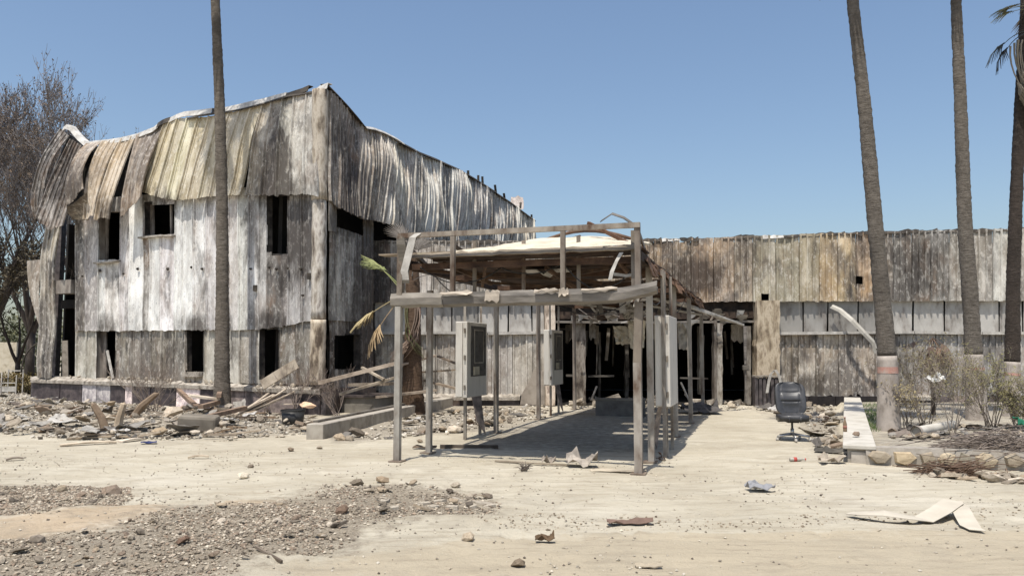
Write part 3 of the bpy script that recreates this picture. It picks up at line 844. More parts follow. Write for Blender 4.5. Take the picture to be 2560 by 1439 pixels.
# plinth of the wing with its dusty ledge and dark openings painted as near-black tiles
for x0, x1 in ((940, 1300), (1950, 2960)):
    x = x0
    while x < x1 - 5:
        nx = min(x1, x + R(60, 90))
        k = R(0, 1)
        col = (.2, .19, .19) if 1990 < x < 2200 else (1, .95, .95) if k < .6 else (.35, .33, .33) if k < .8 else (2.4, 2.2, 2.0)
        a, b = PW.at(x, 990, .1 + R(0, .03)), PW.at(nx - 1.5, 990, .1)
        mb = MB(); mb.box(((a.x + b.x) / 2, WY - .02, a.z / 2 - .05), (b.x - a.x, .3, a.z + .1)); mb.build("plinth_tile", M['plinth'], wing, False, col)
        x = nx
ledge_crust(wing, PW, 940, 1300, lambda x: 984, oo=.25)
ledge_crust(wing, PW, 2222, 2330, lambda x: 984, oo=.25)
# entrance: columns, beam, charred doorway
def wcol(px, y0, y1, wpx, mat, tint=(1, 1, 1), off=.02, name="entrance_column", dep=.3):
    a, b = PW.at(px, y0, off), PW.at(px, y1, off)
    wd = wpx * WY / FPX
    g = MB()
    vs, fs = [], []
    n = 12
    for i in range(n + 1):
        c = a.lerp(b, i / n)
        k = .035 * nz(i * .8, px)
        for sx, sy in ((-1, -1), (1, -1), (1, 1), (-1, 1)):
            vs.append(c + V((sx * wd / 2 * (1 + .12 * nz(i * 1.1, px, sx)) + k, sy * dep / 2 + .02 * nz(i, sx, sy), 0)))
    for i in range(n):
        for q in range(4): fs.append((i * 4 + q, i * 4 + (q + 1) % 4, i * 4 + 4 + (q + 1) % 4, i * 4 + 4 + q))
    g.add(vs, fs + [(3, 2, 1, 0), (n * 4, n * 4 + 1, n * 4 + 2, n * 4 + 3)])
    return g.build(name, M[mat], wing, False, tint)
wcol(1374, 757, 1012, 26, 'column', (1.35, 1.25, 1.18))
wcol(1915, 752, 945, 56, 'column', (.95, .86, .72), .1, dep=.5)
wcol(1450, 805, 1012, 26, 'column', (.55, .53, .52), -.3)
wcol(1796, 800, 1010, 14, 'column', (.75, .75, .74), -.1)
wcol(1786, 800, 1010, 7, 'column', (.35, .33, .32), -.05)
wcol(1869, 815, 1010, 10, 'column', (.45, .44, .43), -.05)
wcol(1498, 830, 1000, 6, 'column', (.3, .3, .3), -1.2)
wcol(1566, 800, 1005, 9, 'column', (.25, .24, .23), -1.6)
wcol(1748, 815, 985, 5, 'column', (.6, .6, .58), -.8)
mb = MB(); mb.bar(PW.at(1385, 788, -.15), PW.at(1890, 786, -.15), .3, .22, n=6, bow=-.03); mb.build("lintel", M['rust'], wing, False, (1.2, 1.2, 1.2))
mb = MB(); mb.bar(PW.at(1380, 804, .0), PW.at(1885, 803, .0), .1, .07, n=8, bow=-.02); mb.build("door_head", M['fascia'], wing, False, (1.2, 1.2, 1.2))
mb = MB(); mb.box(((D(1628, 0, WY).x), WY + .1, 3.0), (6.2, .1, .5)); mb.build("soffit_board", M['rust'], wing, False, (.6, .6, .6))
for x0, y0, x1, y1, t in ((1415, 938, 1442, 938, .07), (1470, 940, 1535, 939, .06), (1700, 944, 1770, 946, .05), (1395, 822, 1446, 822, .04)):
    mb = MB(); mb.bar(PW.at(x0, y0, -.5), PW.at(x1, y1, -.5), t, t); mb.build("door_rail", M['fascia'], wing, False, (.6, .6, .6))
mb = MB(); mb.bar(PW.at(1862, 815, .03), PW.at(1868, 1008, .03), .1, .06); mb.build("door_jamb", M['fascia'], wing, False, (1.1, 1.1, 1.15))
mb = MB(); mb.box(PW.at(1864, 918, .06), (.18, .1, .14)); mb.build("door_latch", M['fascia'], wing)
# charred studs, hanging lining and a heap inside the doorway
for i in range(16):
    x = R(1412, 1855)
    y0 = R(805, 850); o_ = R(-2.4, -.25)
    mb = MB(); mb.bar(PW.at(x, y0, o_), PW.at(x + R(-9, 9), y0 + R(40, 165), o_ + R(-.1, .1)), R(.03, .10), R(.02, .06), up=(0, 1, 0), n=3, bow=R(-.04, .04)); mb.build("charred_stud", M['column'], wing, False, shade((1, .97, .94), .18, .6))
for i in range(9):
    x = R(1420, 1850); p = PW.at(x, R(806, 815), R(-1.2, -.1)); wd = R(.12, .4)
    g = [[p + V((wd * (a / 4 - .5), .06 * nz(a, b, i), -R(.12, .22) * b - .06 * nz(a * 1.4, b, i))) for b in range(4)] for a in range(5)]
    mb = MB(); mb.grid(g, .012); mb.build("hanging_lining", M['column'], wing, False, shade((1, .95, .88), .3, 1.0))
for i in range(34):
    x = R(1420, 1850); p = PW.at(x, R(996, 1006), R(-.9, .25)); s_ = R(.08, .3)
    mb = MB(); mb.box(V((p.x, p.y, max(.05, s_ * .35))), (s_ * R(.8, 2), s_, s_ * R(.3, .8)), eul(R(-.6, .6), R(-.6, .6), R(0, 3))); mb.build("charred_lump", M['column'], wing, False, shade((1, .95, .88), .2, .9))
# dark boarded planter base by the doorway
for i in range(6):
    x = 1887 + i * 10
    a, b = PW.at(x, 942, .35), PW.at(x + 9.2, 1010, .35)
    mb = MB(); mb.box(((a.x + b.x) / 2, WY - .2, a.z / 2), (b.x - a.x, .3 + R(0, .02), a.z)); mb.build("base_board", M['plinth'], wing, False, (.9, .9, .9))
mb = MB(); mb.bar(PW.at(1884, 940, .2), PW.at(1950, 941, .2), .36, .06, n=5, bow=.02); mb.build("base_cap", M['crust'], wing)
# broken plaster base left of the entrance
q = [PW.at(x, y, .22) for x, y in ((1300, 1012), (1304, 985), (1318, 962), (1330, 940), (1332, 925), (1362, 928), (1362, 1012))]
mb = MB(); n = len(q); mb.add(q + [p + V((0, .2, 0)) for p in q], [tuple(range(n)), tuple(range(2 * n - 1, n - 1, -1))] + [(i, (i + 1) % n, n + (i + 1) % n, n + i) for i in range(n)])
mb.build("broken_plaster_base", M['conc'], wing, False, (.9, .85, .82))
# ------------------------------------------------------------------ entrance canopy
KO = G(993, 1153)
KR = G(1597, 1180)
kb = V((KR.x - KO.x, KR.y - KO.y, 0))
KW = kb.length
kb.normalize()
ka = V((-kb.y, kb.x, 0))
def K(u, v, z=0.): return V((KO.x, KO.y, 0)) + kb * u + ka * v + V((0, 0, z))
canopy = thing("entrance_canopy", K(KW / 2, 5, 0), "fire-gutted entrance canopy of grey steel posts with a torn brown roof", "canopy")
KM = Matrix((kb, ka, V((0, 0, 1)))).transposed()
def kpost(u, v, z1, s, tint=(1, 1, 1), name="post", z0=-.05, lean=(0, 0)):
    mb = MB()
    a, b = K(u, v, z0), K(u + lean[0], v + lean[1], z1)
    mb.bar(a, b, s, s, up=tuple(ka), n=3)
    return mb.build(name, M['steel'], canopy, False, tint)
def kbar(a, b, wd, ht, mat='steel', tint=(1, 1, 1), name="rail", n=1, bow=0):
    mb = MB()
    mb.bar(K(*a), K(*b), wd, ht, n=n, bow=bow)
    return mb.build(name, M[mat], canopy, False, tint)
ROWS = [0, 1.13, 4.55, 7.8, 11.6]
kpost(0, 0, 2.28, .09, (1.05, 1.05, 1.03)); kpost(KW, 0, 1.46, .105, (1.1, 1.06, 1.02)); 
mb = MB(); mb.bar(K(KW, 0, 1.46), K(KW + .03, 0, 2.28), .105, .105, up=tuple(ka)); mb.build("post", M['steel'], canopy, False, (.62, .55, .48))
for i, v in enumerate(ROWS[1:]):
    kpost(0 + R(-.02, .02), v, 2.9 if i else 2.6, .085, (1.0, .98, .95) if i < 2 else (.8, .74, .7))
    kpost(KW + .02, v, 2.9, .09, (1.12, 1.1, 1.06) if i < 2 else (.95, .93, .9))
    if i < 3: kpost(KW + .16 if i == 0 else KW - .02, v + .5, 2.88, .055, (.9, .88, .85))
for i, v in enumerate(ROWS):
    for u in (0, KW):
        mb = MB(); q = K(u, v, 0); q.z = hgt(q.x, q.y) + .012; mb.box(q, (.2, .2, .02), KM); mb.build("base_plate", M['steel'], canopy, False, (.7, .6, .52))
# front parapet frame
kpost(.02, 0, 3.33, .085, (.8, .74, .66), "parapet_post", 2.45); kpost(KW + .02, .02, 3.33, .075, (.62, .55, .5), "parapet_post", 2.45); kpost(KW - .08, .25, 3.3, .05, (.7, .65, .6), "parapet_post", 2.45)
for u, v in ((.86, 0), (.98, .6), (1.72, .75), (2.52, 0), (2.62, .55)):
    kpost(u, v, 3.30, .065 if v == 0 else .05, (.72, .66, .6) if u != 1.72 else (.8, .7, .62), "parapet_post", 2.40 if v == 0 else 2.5)
kbar((-.02, 0, 3.34), (KW + .06, 0, 3.335), .07, .07, 'steel', (.95, .88, .8), "top_rail")
kbar((KW, 0.04, 3.30), (KW, 1.1, 2.98), .06, .06, 'steel', (.7, .65, .6), "top_rail")
kbar((0.02, 0.04, 3.26), (0.02, 1.1, 2.95), .06, .06, 'steel', (.6, .55, .5), "top_rail")
# side beams on the post heads
for u in (0, KW):
    kbar((u, .2, 2.94), (u, 11.8, 2.94), .09, .13, 'rust', (.9, .85, .8), "side_beam", 6, -.03)
# fascia trough across the front, its end curled up
def trough(us, name, tint):
    prof = [(.02, .11), (-.03, .115), (-.06, .04), (-.05, -.06), (.0, -.10), (.06, -.095), (.07, .02)]
    g = []
    for u in us:
        e = max(0, u - (KW - .45))
        lift = .17 * e * e + .05 * max(0, .3 - u) * 0 + .012 * nz(u * 4, 2)
        push = -.25 * e
        sc_ = 1 - .35 * max(0, e - .1)
        g.append([K(u, q[0] + push + .008 * nz(u * 6, q[1] * 20), 2.36 + lift + q[1] * sc_ * (1 + .15 * nz(u * 3, q[0] * 30, 5))) for q in prof])
    mb = MB(); mb.grid(g, .012)
    return mb.build(name, M['fascia'], canopy, False, tint)
trough([-.12 + i * .12 for i in range(8)], "fascia", (1.25, 1.25, 1.22))
trough([.73 + i * .12 for i in range(int((KW - .40) / .12) + 1)], "fascia", (1, 1, 1))
# torn foil edges on the fascia
for u, wd, hh in ((.95, .5, .02), (1.5, .22, .09), (2.55, .14, .06), (2.3, .35, .02), (3.05, .5, .015)):
    g = [[K(u + wd * (i / 6 - .5), -.075 - .02 * j, 2.475 - hh * j * .8 + .05 * nz(i * 1.1, j, u)) for j in range(3)] for i in range(7)]
    mb = MB(); mb.grid(g, .008); mb.build("torn_edge", M['fascia'], canopy, False, (2.2, 2.1, 1.95))
# roof boards: some are missing near the open side
GAPS = {8: 1.9, 11: 2.15, 14: 2.3, 17: 2.0, 20: 2.9, 27: 1.2}
for i in range(34):
    v = .22 + i * .34
    umax = GAPS.get(i, KW + .06)
    z = 3.0 + (.06 if i < 2 else 0) + R(-.015, .015)
    mb = MB()
    g = [[K(.30 + (umax - .30) * k / 6, v + .339 * e, z + .045 * nz(k * .6, i * .37, 2) - .02 * math.sin(math.pi * k / 6)) for k in range(7)] for e in (0, 1)]
    mb.grid(g, .025); mb.build("roof_board", M['rust'], canopy, False, shade((1, .84, .74), .8, 1.3))
# trusses under the roof
for v in (.35, 2.2, 4.55, 6.2, 7.8, 9.6, 11.5):
    kbar((0, v, 2.9), (KW, v, 2.9), .07, .09, 'rust', (1.8, 1.5, 1.3), "cross_beam", 4, R(-.03, .02))
for i, v in enumerate((.35, 2.2, 4.55, 6.2, 7.8)):
    v2 = (2.2, 4.55, 6.2, 7.8, 9.6)[i]
    kbar((0.05, v, 2.86), (KW / 2, v2, 2.84), .05, .05, 'rust', (1.6, 1.45, 1.3), "brace")
    kbar((KW - .05, v, 2.86), (KW / 2, v2, 2.84), .05, .05, 'rust', (1.4, 1.3, 1.2), "brace")
for a, b in (((.55, .4, 2.95), (.95, 1.5, 2.72)), ((1.2, .5, 2.96), (.75, 1.6, 2.7)), ((2.0, 1.0, 2.9), (2.3, 1.9, 2.62)), ((3.2, .3, 2.95), (3.42, 1.0, 2.6)), ((1.5, 1.6, 2.9), (2.6, 2.4, 2.76))):
    kbar(a, b, .045, .06, 'rust', (1.9, 1.7, 1.5), "fallen_batten")
# buckled pale insulation sheet humped over the roof
g = []
for i in range(29):
    u = .22 + (KW - .25) * i / 28
    row = []
    for j in range(15):
        v = .2 + 3.3 * j / 14
        e = max(0, 1 - ((u - 2.15) / 2.0) ** 2) * math.sin(min(1, (v - .2) / 2.6) * math.pi / 2)
        row.append(K(u, v - .08 * nz(u * 2, 1) * (j == 0), 3.075 + .46 * e + .05 * nz(u * 1.6, v * 1.6, 3) + .02 * nz(u * 5, v * 5, 3) - (.03 if j == 0 else 0)))
    g.append(row)
mb = MB(); mb.grid(g, .03, lambda i, j: not (i > 22 and j > 6) and not (i < 3 and j > 9)); mb.build("insulation_sheet", M['cream'], canopy)
mb = MB(); mb.grid([[K(-.5 + .55 * i / 6 * 2.2, .3 + .12 * j, 3.1 + .04 * nz(i, j, 4)) for j in range(3)] for i in range(7)], .02); mb.build("edge_board", M['fascia'], canopy, False, (1.4, 1.25, 1.05))
g = [[K(-.05 + (KW + .1) * i / 30, .17 - .02 * j, 3.09 - .035 * j + .03 * nz(i * .8, j * 2, 6)) for j in range(3)] for i in range(31)]
mb = MB(); mb.grid(g, .02); mb.build("eave_edge", M['fascia'], canopy, False, (1.3, 1.2, 1.05))
# bent purlins
mb = MB(); mb.tube([K(1.2 + 2.0 * t / 10, 2.9, 3.5 + .24 * math.sin(math.pi * t / 10)) for t in range(11)], .03, 6); mb.build("bent_purlin", M['rust'], canopy, True, (2.2, 1.9, 1.7))
kbar((2.55, 1.6, 3.66), (3.5, .9, 3.1), .06, .05, 'rust', (2.1, 1.6, 1.3), "bent_purlin")
kbar((.6, 2.6, 3.2), (2.2, 2.6, 3.6), .05, .05, 'rust', (2.0, 1.7, 1.4), "bent_purlin")
kbar((0.5, .9, 3.3), (0.62, 1.8, 3.12), .06, .04, 'rust', (.8, .8, .8), "bent_purlin")
g = [[K(3.05 + .16 * i, .02 + .05 * j, 3.40 + .10 * math.sin(i * 1.4) + .02 * j) for j in range(3)] for i in range(4)]
mb = MB(); mb.grid(g, .01); mb.build("curled_sheet", M['fascia'], canopy, False, (.7, .7, .7))
# torn hanging strips
def hang(name, pts, wd, mat, tint=None, nrm=kb, root=canopy):
    g = []
    for i, p in enumerate(pts):
        wv = wd * (1 - .4 * abs(nz(i * 1.3, wd * 10)))
        g.append([V(p) - nrm * wv / 2, V(p) + ka * .02 * nz(i, 3), V(p) + nrm * wv / 2 + ka * .03 * nz(i * 2, 8)])
    mb = MB(); mb.grid(g, .008)
    return mb.build(name, M[mat], root, False, tint)
hang("hanging_strip", [K(.32, -.03, 3.36), K(.24, -.06, 3.30), K(.18, -.05, 3.08), K(.10, -.04, 2.8), K(.12, -.02, 2.66)], .13, 'ledge')
hang("hanging_strip", [K(.02, -.02, 3.34), K(.05, -.06, 3.2), K(.1, -.03, 2.9), K(.1, -.02, 2.62)], .16, 'fascia', (.7, .68, .62))
hang("hanging_strip", [K(3.32, .15, 2.98), K(3.26, .1, 2.86), K(3.2, .08, 2.72), K(3.17, .08, 2.60)], .06, 'ledge')
hang("hanging_strip", [K(3.15, .5, 2.72), K(3.35, .4, 2.68), K(3.55, .3, 2.7)], .05, 'ledge', None, V((0, 0, 1)))
g = [[K(1.55 + .12 * i, 1.2 + .2 * j, 2.88 + .02 * nz(i, j) - (.08 if i == 3 else 0)) for j in range(3)] for i in range(7)]
mb = MB(); mb.grid(g, .02); mb.build("dropped_light_fitting", M['ledge'], canopy)
# shredded roof edge down the open side
for i in range(26):
    v = .5 + i * .43
    d = R(.08, .32)
    g = [[K(KW + .03 + .04 * j + R(-.02, .05), v + .2 * k, 2.97 + .04 * nz(i, k) - d * j / 3 * (1 + .5 * nz(i, k, 2))) for j in range(4)] for k in range(3)]
    mb = MB(); mb.grid(g, .01); mb.build("torn_edge", M['rust'], canopy, False, shade((1, .85, .72), 1.0, 4.0))
for i in range(12):
    v = R(3, 11.5)
    u = R(1.2, KW)
    z = 2.86
    hang("hanging_strip", [K(u, v, z), K(u + R(-.1, .1), v, z - R(.1, .2)), K(u + R(-.15, .15), v, z - R(.25, .45))], R(.05, .14), 'fascia' if R(0, 1) < .6 else 'ledge')
for u, v, u2, v2, z2 in ((KW - .6, 9.0, KW + .9, 12.2, 2.42), (KW - .4, 9.6, KW + 1.1, 12.4, 2.36), (KW - .9, 8.0, KW + .1, 10.6, 2.7), (2.0, 10.2, 3.6, 11.2, 2.6), (.4, 9.8, 2.2, 10.4, 2.66)):
    kbar((u, v, 2.88), (u2, v2, z2), .07, .05, 'ledge', (1, 1, 1), "fallen_rafter")
# pale foam sheets that droop from the ceiling at the doorway
def droop(px, py, Y, wd, ht, seed, root, mat='foam', name="drooping_sheet", tint=None):
    c = D(px, py, Y)
    g = [[c + V((wd * (i / 6 - .5) * (1 - .25 * j / 6), .15 * nz(i * .7, j * .7, seed), -ht * j / 6 - .12 * nz(i * .8, j * .5, seed + 3) * j / 6)) for j in range(7)] for i in range(7)]
    mb = MB(); mb.grid(g, .03)
    return mb.build(name, M[mat], root, False, tint)
droop(1556, 815, 22.3, .5, .5, 3, canopy); droop(1592, 800, 22.0, .5, .75, 6, canopy); droop(1712, 806, 22.4, .42, .75, 12, canopy, 'ledge')
for i in range(30):
    p = PW.at(R(1385, 1880), R(770, 800), R(.05, .6))
    g = [[p + V((R(.04, .16) * k, .03 * j, -R(.03, .12) * j + .05 * nz(i, k, j))) for j in range(3)] for k in range(3)]
    mb = MB(); mb.grid(g, .01); mb.build("hanging_shred", M[random.choice(['ledge', 'fascia', 'fascia', 'rust'])], canopy, False, (1.2, 1.15, 1.05))
for i in range(8):
    x, y = R(1400, 1860), R(768, 798)
    mb = MB(); mb.bar(PW.at(x, y, .2), PW.at(x + R(-60, 60), y + R(2, 26), .25), R(.03, .07), .03); mb.build("fallen_rafter", M[random.choice(['ledge', 'rust', 'fascia'])], canopy, False, (1.1, 1.05, 1))
droop(1572, 762, 21.5, .35, .35, 22, canopy, 'ledge')

# loose cables sagging under the roof
for (u0, v0, z0, u1, v1, z1, sag) in ((.2, .3, 2.9, 1.4, .6, 2.88, .25), (1.4, .6, 2.88, 2.4, .5, 2.9, .12), (2.4, .4, 2.92, 3.4, .6, 2.8, .35), (.1, 1.2, 2.8, .15, 4.4, 2.84, .3), (3.4, 1.3, 2.85, 3.45, 4.4, 2.86, .45), (1.0, 4, 2.85, 2.8, 5.2, 2.8, .5), (.6, .2, 2.45, 1.9, .3, 2.44, -.04), (3.3, 4.6, 2.8, 3.5, 7.7, 2.84, .4)):
    mb = MB(); mb.tube([K(u0 + (u1 - u0) * t / 10, v0 + (v1 - v0) * t / 10, z0 + (z1 - z0) * t / 10 - sag * 4 * (t / 10) * (1 - t / 10) + .02 * nz(t, u0)) for t in range(11)], .009, 5)
    mb.build("loose_cable", M['plastic'], canopy, True)
# ------------------------------------------------------------------ display cabinets beside the posts
def cabinet(fx, Y, side, label):
    """flat steel cabinet on two legs, its narrow front to the yard; side=+1 shows the board to the right"""
    c = D(fx, 900, Y)
    wd, dp, z0, z1 = .23, 1.12, .76, 2.17
    root = thing("display_cabinet", (c.x, c.y, 0), label, "cabinet", "steel display cabinets along the canopy posts")
    def P(u, v, z): return V((c.x, c.y, 0)) + kb * u + ka * v + V((0, 0, z))
    m3 = KM
    body = MB(); body.box(P(0, dp / 2, (z0 + z1) / 2), (wd, dp, z1 - z0), m3); b = body.build("body", M['cab'], root)
    md = b.modifiers.new("bevel", 'BEVEL'); md.width = .012; md.segments = 2
    mb = MB(); mb.box(P(-.035, -.012, (z0 + z1) / 2), (.13, .03, z1 - z0 - .05), m3); mb.build("front_rib", M['cab'], root)
    s = side * (wd / 2 + .006)
    mb = MB(); mb.box(P(s, dp / 2 + .05, 1.62), (.012, dp * .74, .95), m3); brd = mb.build("board", M['cabdark'], root)
    for (dv, zz, sv, sz) in ((0, 2.02, .5, .025), (0, 1.4, .5, .025), (-.25, 1.71, .025, .62), (.25, 1.71, .025, .62)):
        mb = MB(); mb.box(P(s * 1.08, dp / 2 + .05 + dv, zz), (.014, sv, sz), m3); mb.build("board_frame", M['steel'], brd, False, (.8, .8, .78))
    mb = MB(); mb.box(P(s * 1.1, dp / 2 - .1, 1.25), (.02, .3, .16), m3); mb.build("label_plate", M['conc'], brd, False, (1.1, 1.1, 1.0))
    g = [[P(s * (.8 + .3 * j), .3 + .5 * i / 4, z0 + .04 - .16 * j - .1 * i * j / 4) for j in range(4)] for i in range(5)]
    mb = MB(); mb.grid(g, .01); mb.build("bent_apron", M['fascia'], root, False, (1.3, 1.2, 1.25))
    for zz in (.95, 1.5, 2.0):
        mb = MB(); mb.box(P(.075, -.02, zz), (.03, .025, .09), m3); mb.build("hinge", M['steel'], root, False, (.6, .55, .5))
    for v in (.14, dp - .16):
        mb = MB(); mb.box(P(.03, v, z0 / 2 + .02), (.05, .05, z0 + .06), m3); mb.build("leg", M['steel'], root, False, (.9, .87, .82))
    mb = MB(); mb.bar(P(.03, .1, z1 - .02), P(.03, .1, 2.86), .045, .045); mb.build("hanger", M['steel'], root, False, (.95, .93, .9))
    mb = MB(); mb.bar(P(.03, dp - .12, z1 - .02), P(.03, dp - .12, 2.86), .045, .045); mb.build("hanger", M['steel'], root, False, (.95, .93, .9))
cabinet(1153, 14.9, 1, "grey display cabinet with a dark framed board, nearest on the canopy's palm side")
cabinet(1370, 20.4, 1, "grey display cabinet deeper under the canopy, just outside the dark doorway")
cabinet(1656, 12.4, -1, "grey display cabinet tucked against the canopy posts on the office chair side")

# ------------------------------------------------------------------ low walls
a, b = GP(806, 1094), G(1132, 1014)
kd = (V((b.x, b.y, 0)) - V((a.x, a.y, 0))).normalized()
kp = V((kd.y, -kd.x, 0))
L_ = (V((b.x, b.y, 0)) - V((a.x, a.y, 0))).length
kw = thing("concrete_kerb_wall", (a.x, a.y, 0), "low grey concrete kerb wall running back towards the burnt palm stump", "kerb wall")
base = V((a.x, a.y, 0)) - kp * .16
nseg = 7
for i in range(nseg):
    p0, p1 = base + kd * (L_ * i / nseg), base + kd * (L_ * (i + 1) / nseg - .012)
    mb = MB(); mb.bar(p0 + V((0, 0, .085)), p1 + V((0, 0, .085)), .34, .34); o = mb.build("kerb_block", M['conc'], kw, False, shade((1.05, 1.03, 1.0), .92, 1.05))
    md = o.modifiers.new("bevel", 'BEVEL'); md.width = .015; md.segments = 2
mb = MB(); mb.bar(base - kp * .12 + kd * .3 + V((0, 0, .275)), base - kp * .14 + kd * 7 + V((0, 0, .28)), .1, .04); 
solo(mb, "fallen_steel_strip", M['steel'], base + kd * 3, "thin dark steel strip lying along the top of the grey kerb wall", "metal strip", None, False, (.6, .58, .55))

f0, f1 = G(2112, 1158), G(2160, 1160)
far = PW.at(2092, 1000)
bd = (V((far.x, WY - .6, 0)) - V((f0.x, f0.y, 0)))
BL = bd.length
bd.normalize()
bp = V((bd.y, -bd.x, 0))
bench = thing("white_capped_wall", (f0.x, f0.y, 0), "long low wall with a worn white cap, running from the stone edging to the wing", "low wall")
ctr = V((f0.x, f0.y, 0)) + bp * .2
for i in range(8):
    p0, p1 = ctr + bd * (BL * i / 8 + (-.06 if i == 0 else 0)), ctr + bd * (BL * (i + 1) / 8 - .01)
    mb = MB(); mb.bar(p0 + V((0, 0, .245)), p1 + V((0, 0, .245)), .44, .06); o = mb.build("cap_slab", M['white'], bench)
    md = o.modifiers.new("bevel", 'BEVEL'); md.width = .012; md.segments = 2
mb = MB(); mb.bar(ctr + V((0, 0, .07)), ctr + bd * BL + V((0, 0, .07)), .32, .288); mb.build("wall_body", M['conc'], bench, False, (.85, .82, .8))
mb = MB(); mb.box(ctr - bd * .01 + V((0, 0, .09)), (.22, .03, .17), Matrix((bp, bd, V((0, 0, 1)))).transposed()); mb.build("end_panel", M['conc'], bench, False, (1.25, 1.22, 1.2))

s0, s1 = G(2166, 1162), G(2740, 1178)
sw = thing("stone_edging_wall", (s0.x, s0.y, 0), "knee-low rubble stone wall edging the planting bed", "stone wall")
sdv = (s1 - s0)
SL = sdv.length
sdv.normalize()
snp = V((sdv.y, -sdv.x, 0))
mb = MB(); g = []
for i in range(40):
    p = s0 + sdv * SL * i / 39
    hh = .245 - .05 * max(0, (i - 16) / 23) + .015 * nz(i * .7, 2)
    g.append([V((p.x, p.y, -.06)), V((p.x, p.y, hh * .6)) , V((p.x, p.y, hh)) - snp * .02, V((p.x, p.y, hh)) - snp * .3, V((p.x, p.y, -.06)) - snp * .3])
mb.grid(g, .005); mb.build("mortar_core", M['mortar'], sw)
def stone_poly(c, rx, rz, seed, dep=.07):
    n = random.randint(5, 8)
    rr = random.Random(seed)
    ring = []
    for k in range(n):
        t = 2 * math.pi * k / n + rr.uniform(-.25, .25)
        q = rr.uniform(.8, 1.1)
        ring.append((math.cos(t) * rx * q, math.sin(t) * rz * q))
    mbx = MB()
    vs = [c + sdv * p + V((0, 0, q)) for p, q in ring]
    vs2 = [c + sdv * p * .82 + V((0, 0, q * .82)) + snp * (dep * rr.uniform(.7, 1.0)) for p, q in ring]
    mbx.add(vs + vs2 + [c + snp * dep * 1.05], [(k, (k + 1) % n, n + (k + 1) % n, n + k) for k in range(n)] + [(n + k, n + (k + 1) % n, 2 * n) for k in range(n)])
    return mbx
STC = [(.95, .86, .70), (.72, .66, .56), (1.05, .92, .70), (.72, .55, .45), (.88, .82, .72), (.62, .6, .53), (1.0, .9, .74)]
x = .02
while x < SL - .1:
    wd = R(.18, .36)
    two = R(0, 1) < .3
    for r_ in range(2 if two else 1):
        rz = .055 if two else .105
        zc = .115 if not two else .06 + .115 * r_
        stone_poly(s0 + sdv * (x + wd / 2) + V((0, 0, zc)), wd / 2 * 1.04, rz * 1.06, random.random()).build("stone", M['stone'], sw, False, random.choice(STC))
    x += wd
# ------------------------------------------------------------------ office chair
def office_chair(px, py):
    b = GP(px, py)
    b = V((b.x, b.y, b.z))
    root = thing("office_chair", b, "worn black leather office chair standing alone on the sand", "chair")
    root.rotation_euler = (0, 0, math.radians(-8))
    O = ORI[root.name]
    def shell(w_, h_, n, m, zf, front, thick, tf):
        g = []
        for i in range(n + 1):
            s = -1 + 2 * i / n
            row = []
            for j in range(m + 1):
                t = -1 + 2 * j / m
                # superellipse outline
                kx = (1 - abs(t) ** 5) ** .28 if abs(t) < 1 else 0.25
                kx = max(kx, .45)
                row.append(O + tf(s * w_ / 2 * kx, t * h_ / 2, front(s, t)))
            g.append(row)
        return g
    def groove(d, wd=.035): return math.exp(-(d / wd) ** 2)
    def bf(s, t):
        # side bolsters, head roll, shoulder pad, lumbar pad
        side = abs(s) - (.62 + .10 * t)
        z = .028 * (1 - min(1, abs(t)) ** 6) * (1 - s ** 6)
        z -= .022 * groove(side, .05)
        if abs(s) < .62 + .1 * t:
            z -= .022 * groove(t - .45 - .10 * (1 - s * s) * -1, .05) + .022 * groove(t + .12 + .08 * (1 - s * s), .05)
            z += .016 * math.cos(t * 5.2) 
        return z + .05 * s * s
    def tfb(x, z, d): return V((x, -.02 - d + .10 * ((z + .3) / .6) ** 2 * .6 + .12 * (z / .6), .76 + z))
    g = shell(.54, .58, 24, 34, None, bf, .07, tfb)
    mb = MB(); mb.grid(g, .075, None, V((0, 1, .05))); o = mb.build("backrest", M['leather'], root, True)
    def sf(s, t): return .04 * (1 - abs(s) ** 4) * (1 - abs(t) ** 4) - .018 * groove(abs(s) - .68, .05)
    def tfs(x, y, d): return V((x, -.16 + y, .46 + d - .05 * max(0, -(y + .16)) ))
    g = shell(.54, .50, 20, 20, None, sf, .09, tfs)
    mb = MB(); mb.grid(g, .095, None, V((0, 0, -1))); mb.build("seat", M['leather'], root, True)
    mb = MB(); mb.bar(O + V((0, .06, .40)), O + V((0, .12, .62)), .1, .03, up=(0, 1, 0)); mb.build("back_bracket", M['plastic'], root)
    mb = MB(); mb.box(O + V((0, -.12, .355)), (.2, .26, .05)); mb.build("tilt_plate", M['plastic'], root)
    mb = MB(); mb.tube([O + V((0, -.12, .10)), O + V((0, -.12, .22)), O + V((0, -.12, .221)), O + V((0, -.12, .35))], [.032, .032, .02, .02], 12); mb.build("gas_column", M['chrome'], root, True)
    for k in range(5):
        t = math.radians(-90 + 72 * k)
        e = V((math.cos(t), math.sin(t), 0))
        c = O + V((0, -.12, 0))
        mb = MB(); mb.tube([c + V((0, 0, .12)), c + e * .14 + V((0, 0, .105)), c + e * .30 + V((0, 0, .08))], [.028, .022, .015], 8); lg = mb.build("base_leg", M['chrome'], root, True)
        q = c + e * .30
        mb = MB(); mb.tube([q + V((-.02, 0, .03)), q + V((.02, 0, .03))], .03, 10); mb.build("caster", M['ledge'], lg, True)
    # lever
    mb = MB(); mb.tube([O + V((-.05, -.12, .35)), O + V((-.26, -.14, .345))], .008, 6); mb.build("tilt_lever", M['plastic'], root)
office_chair(1978, 1098)

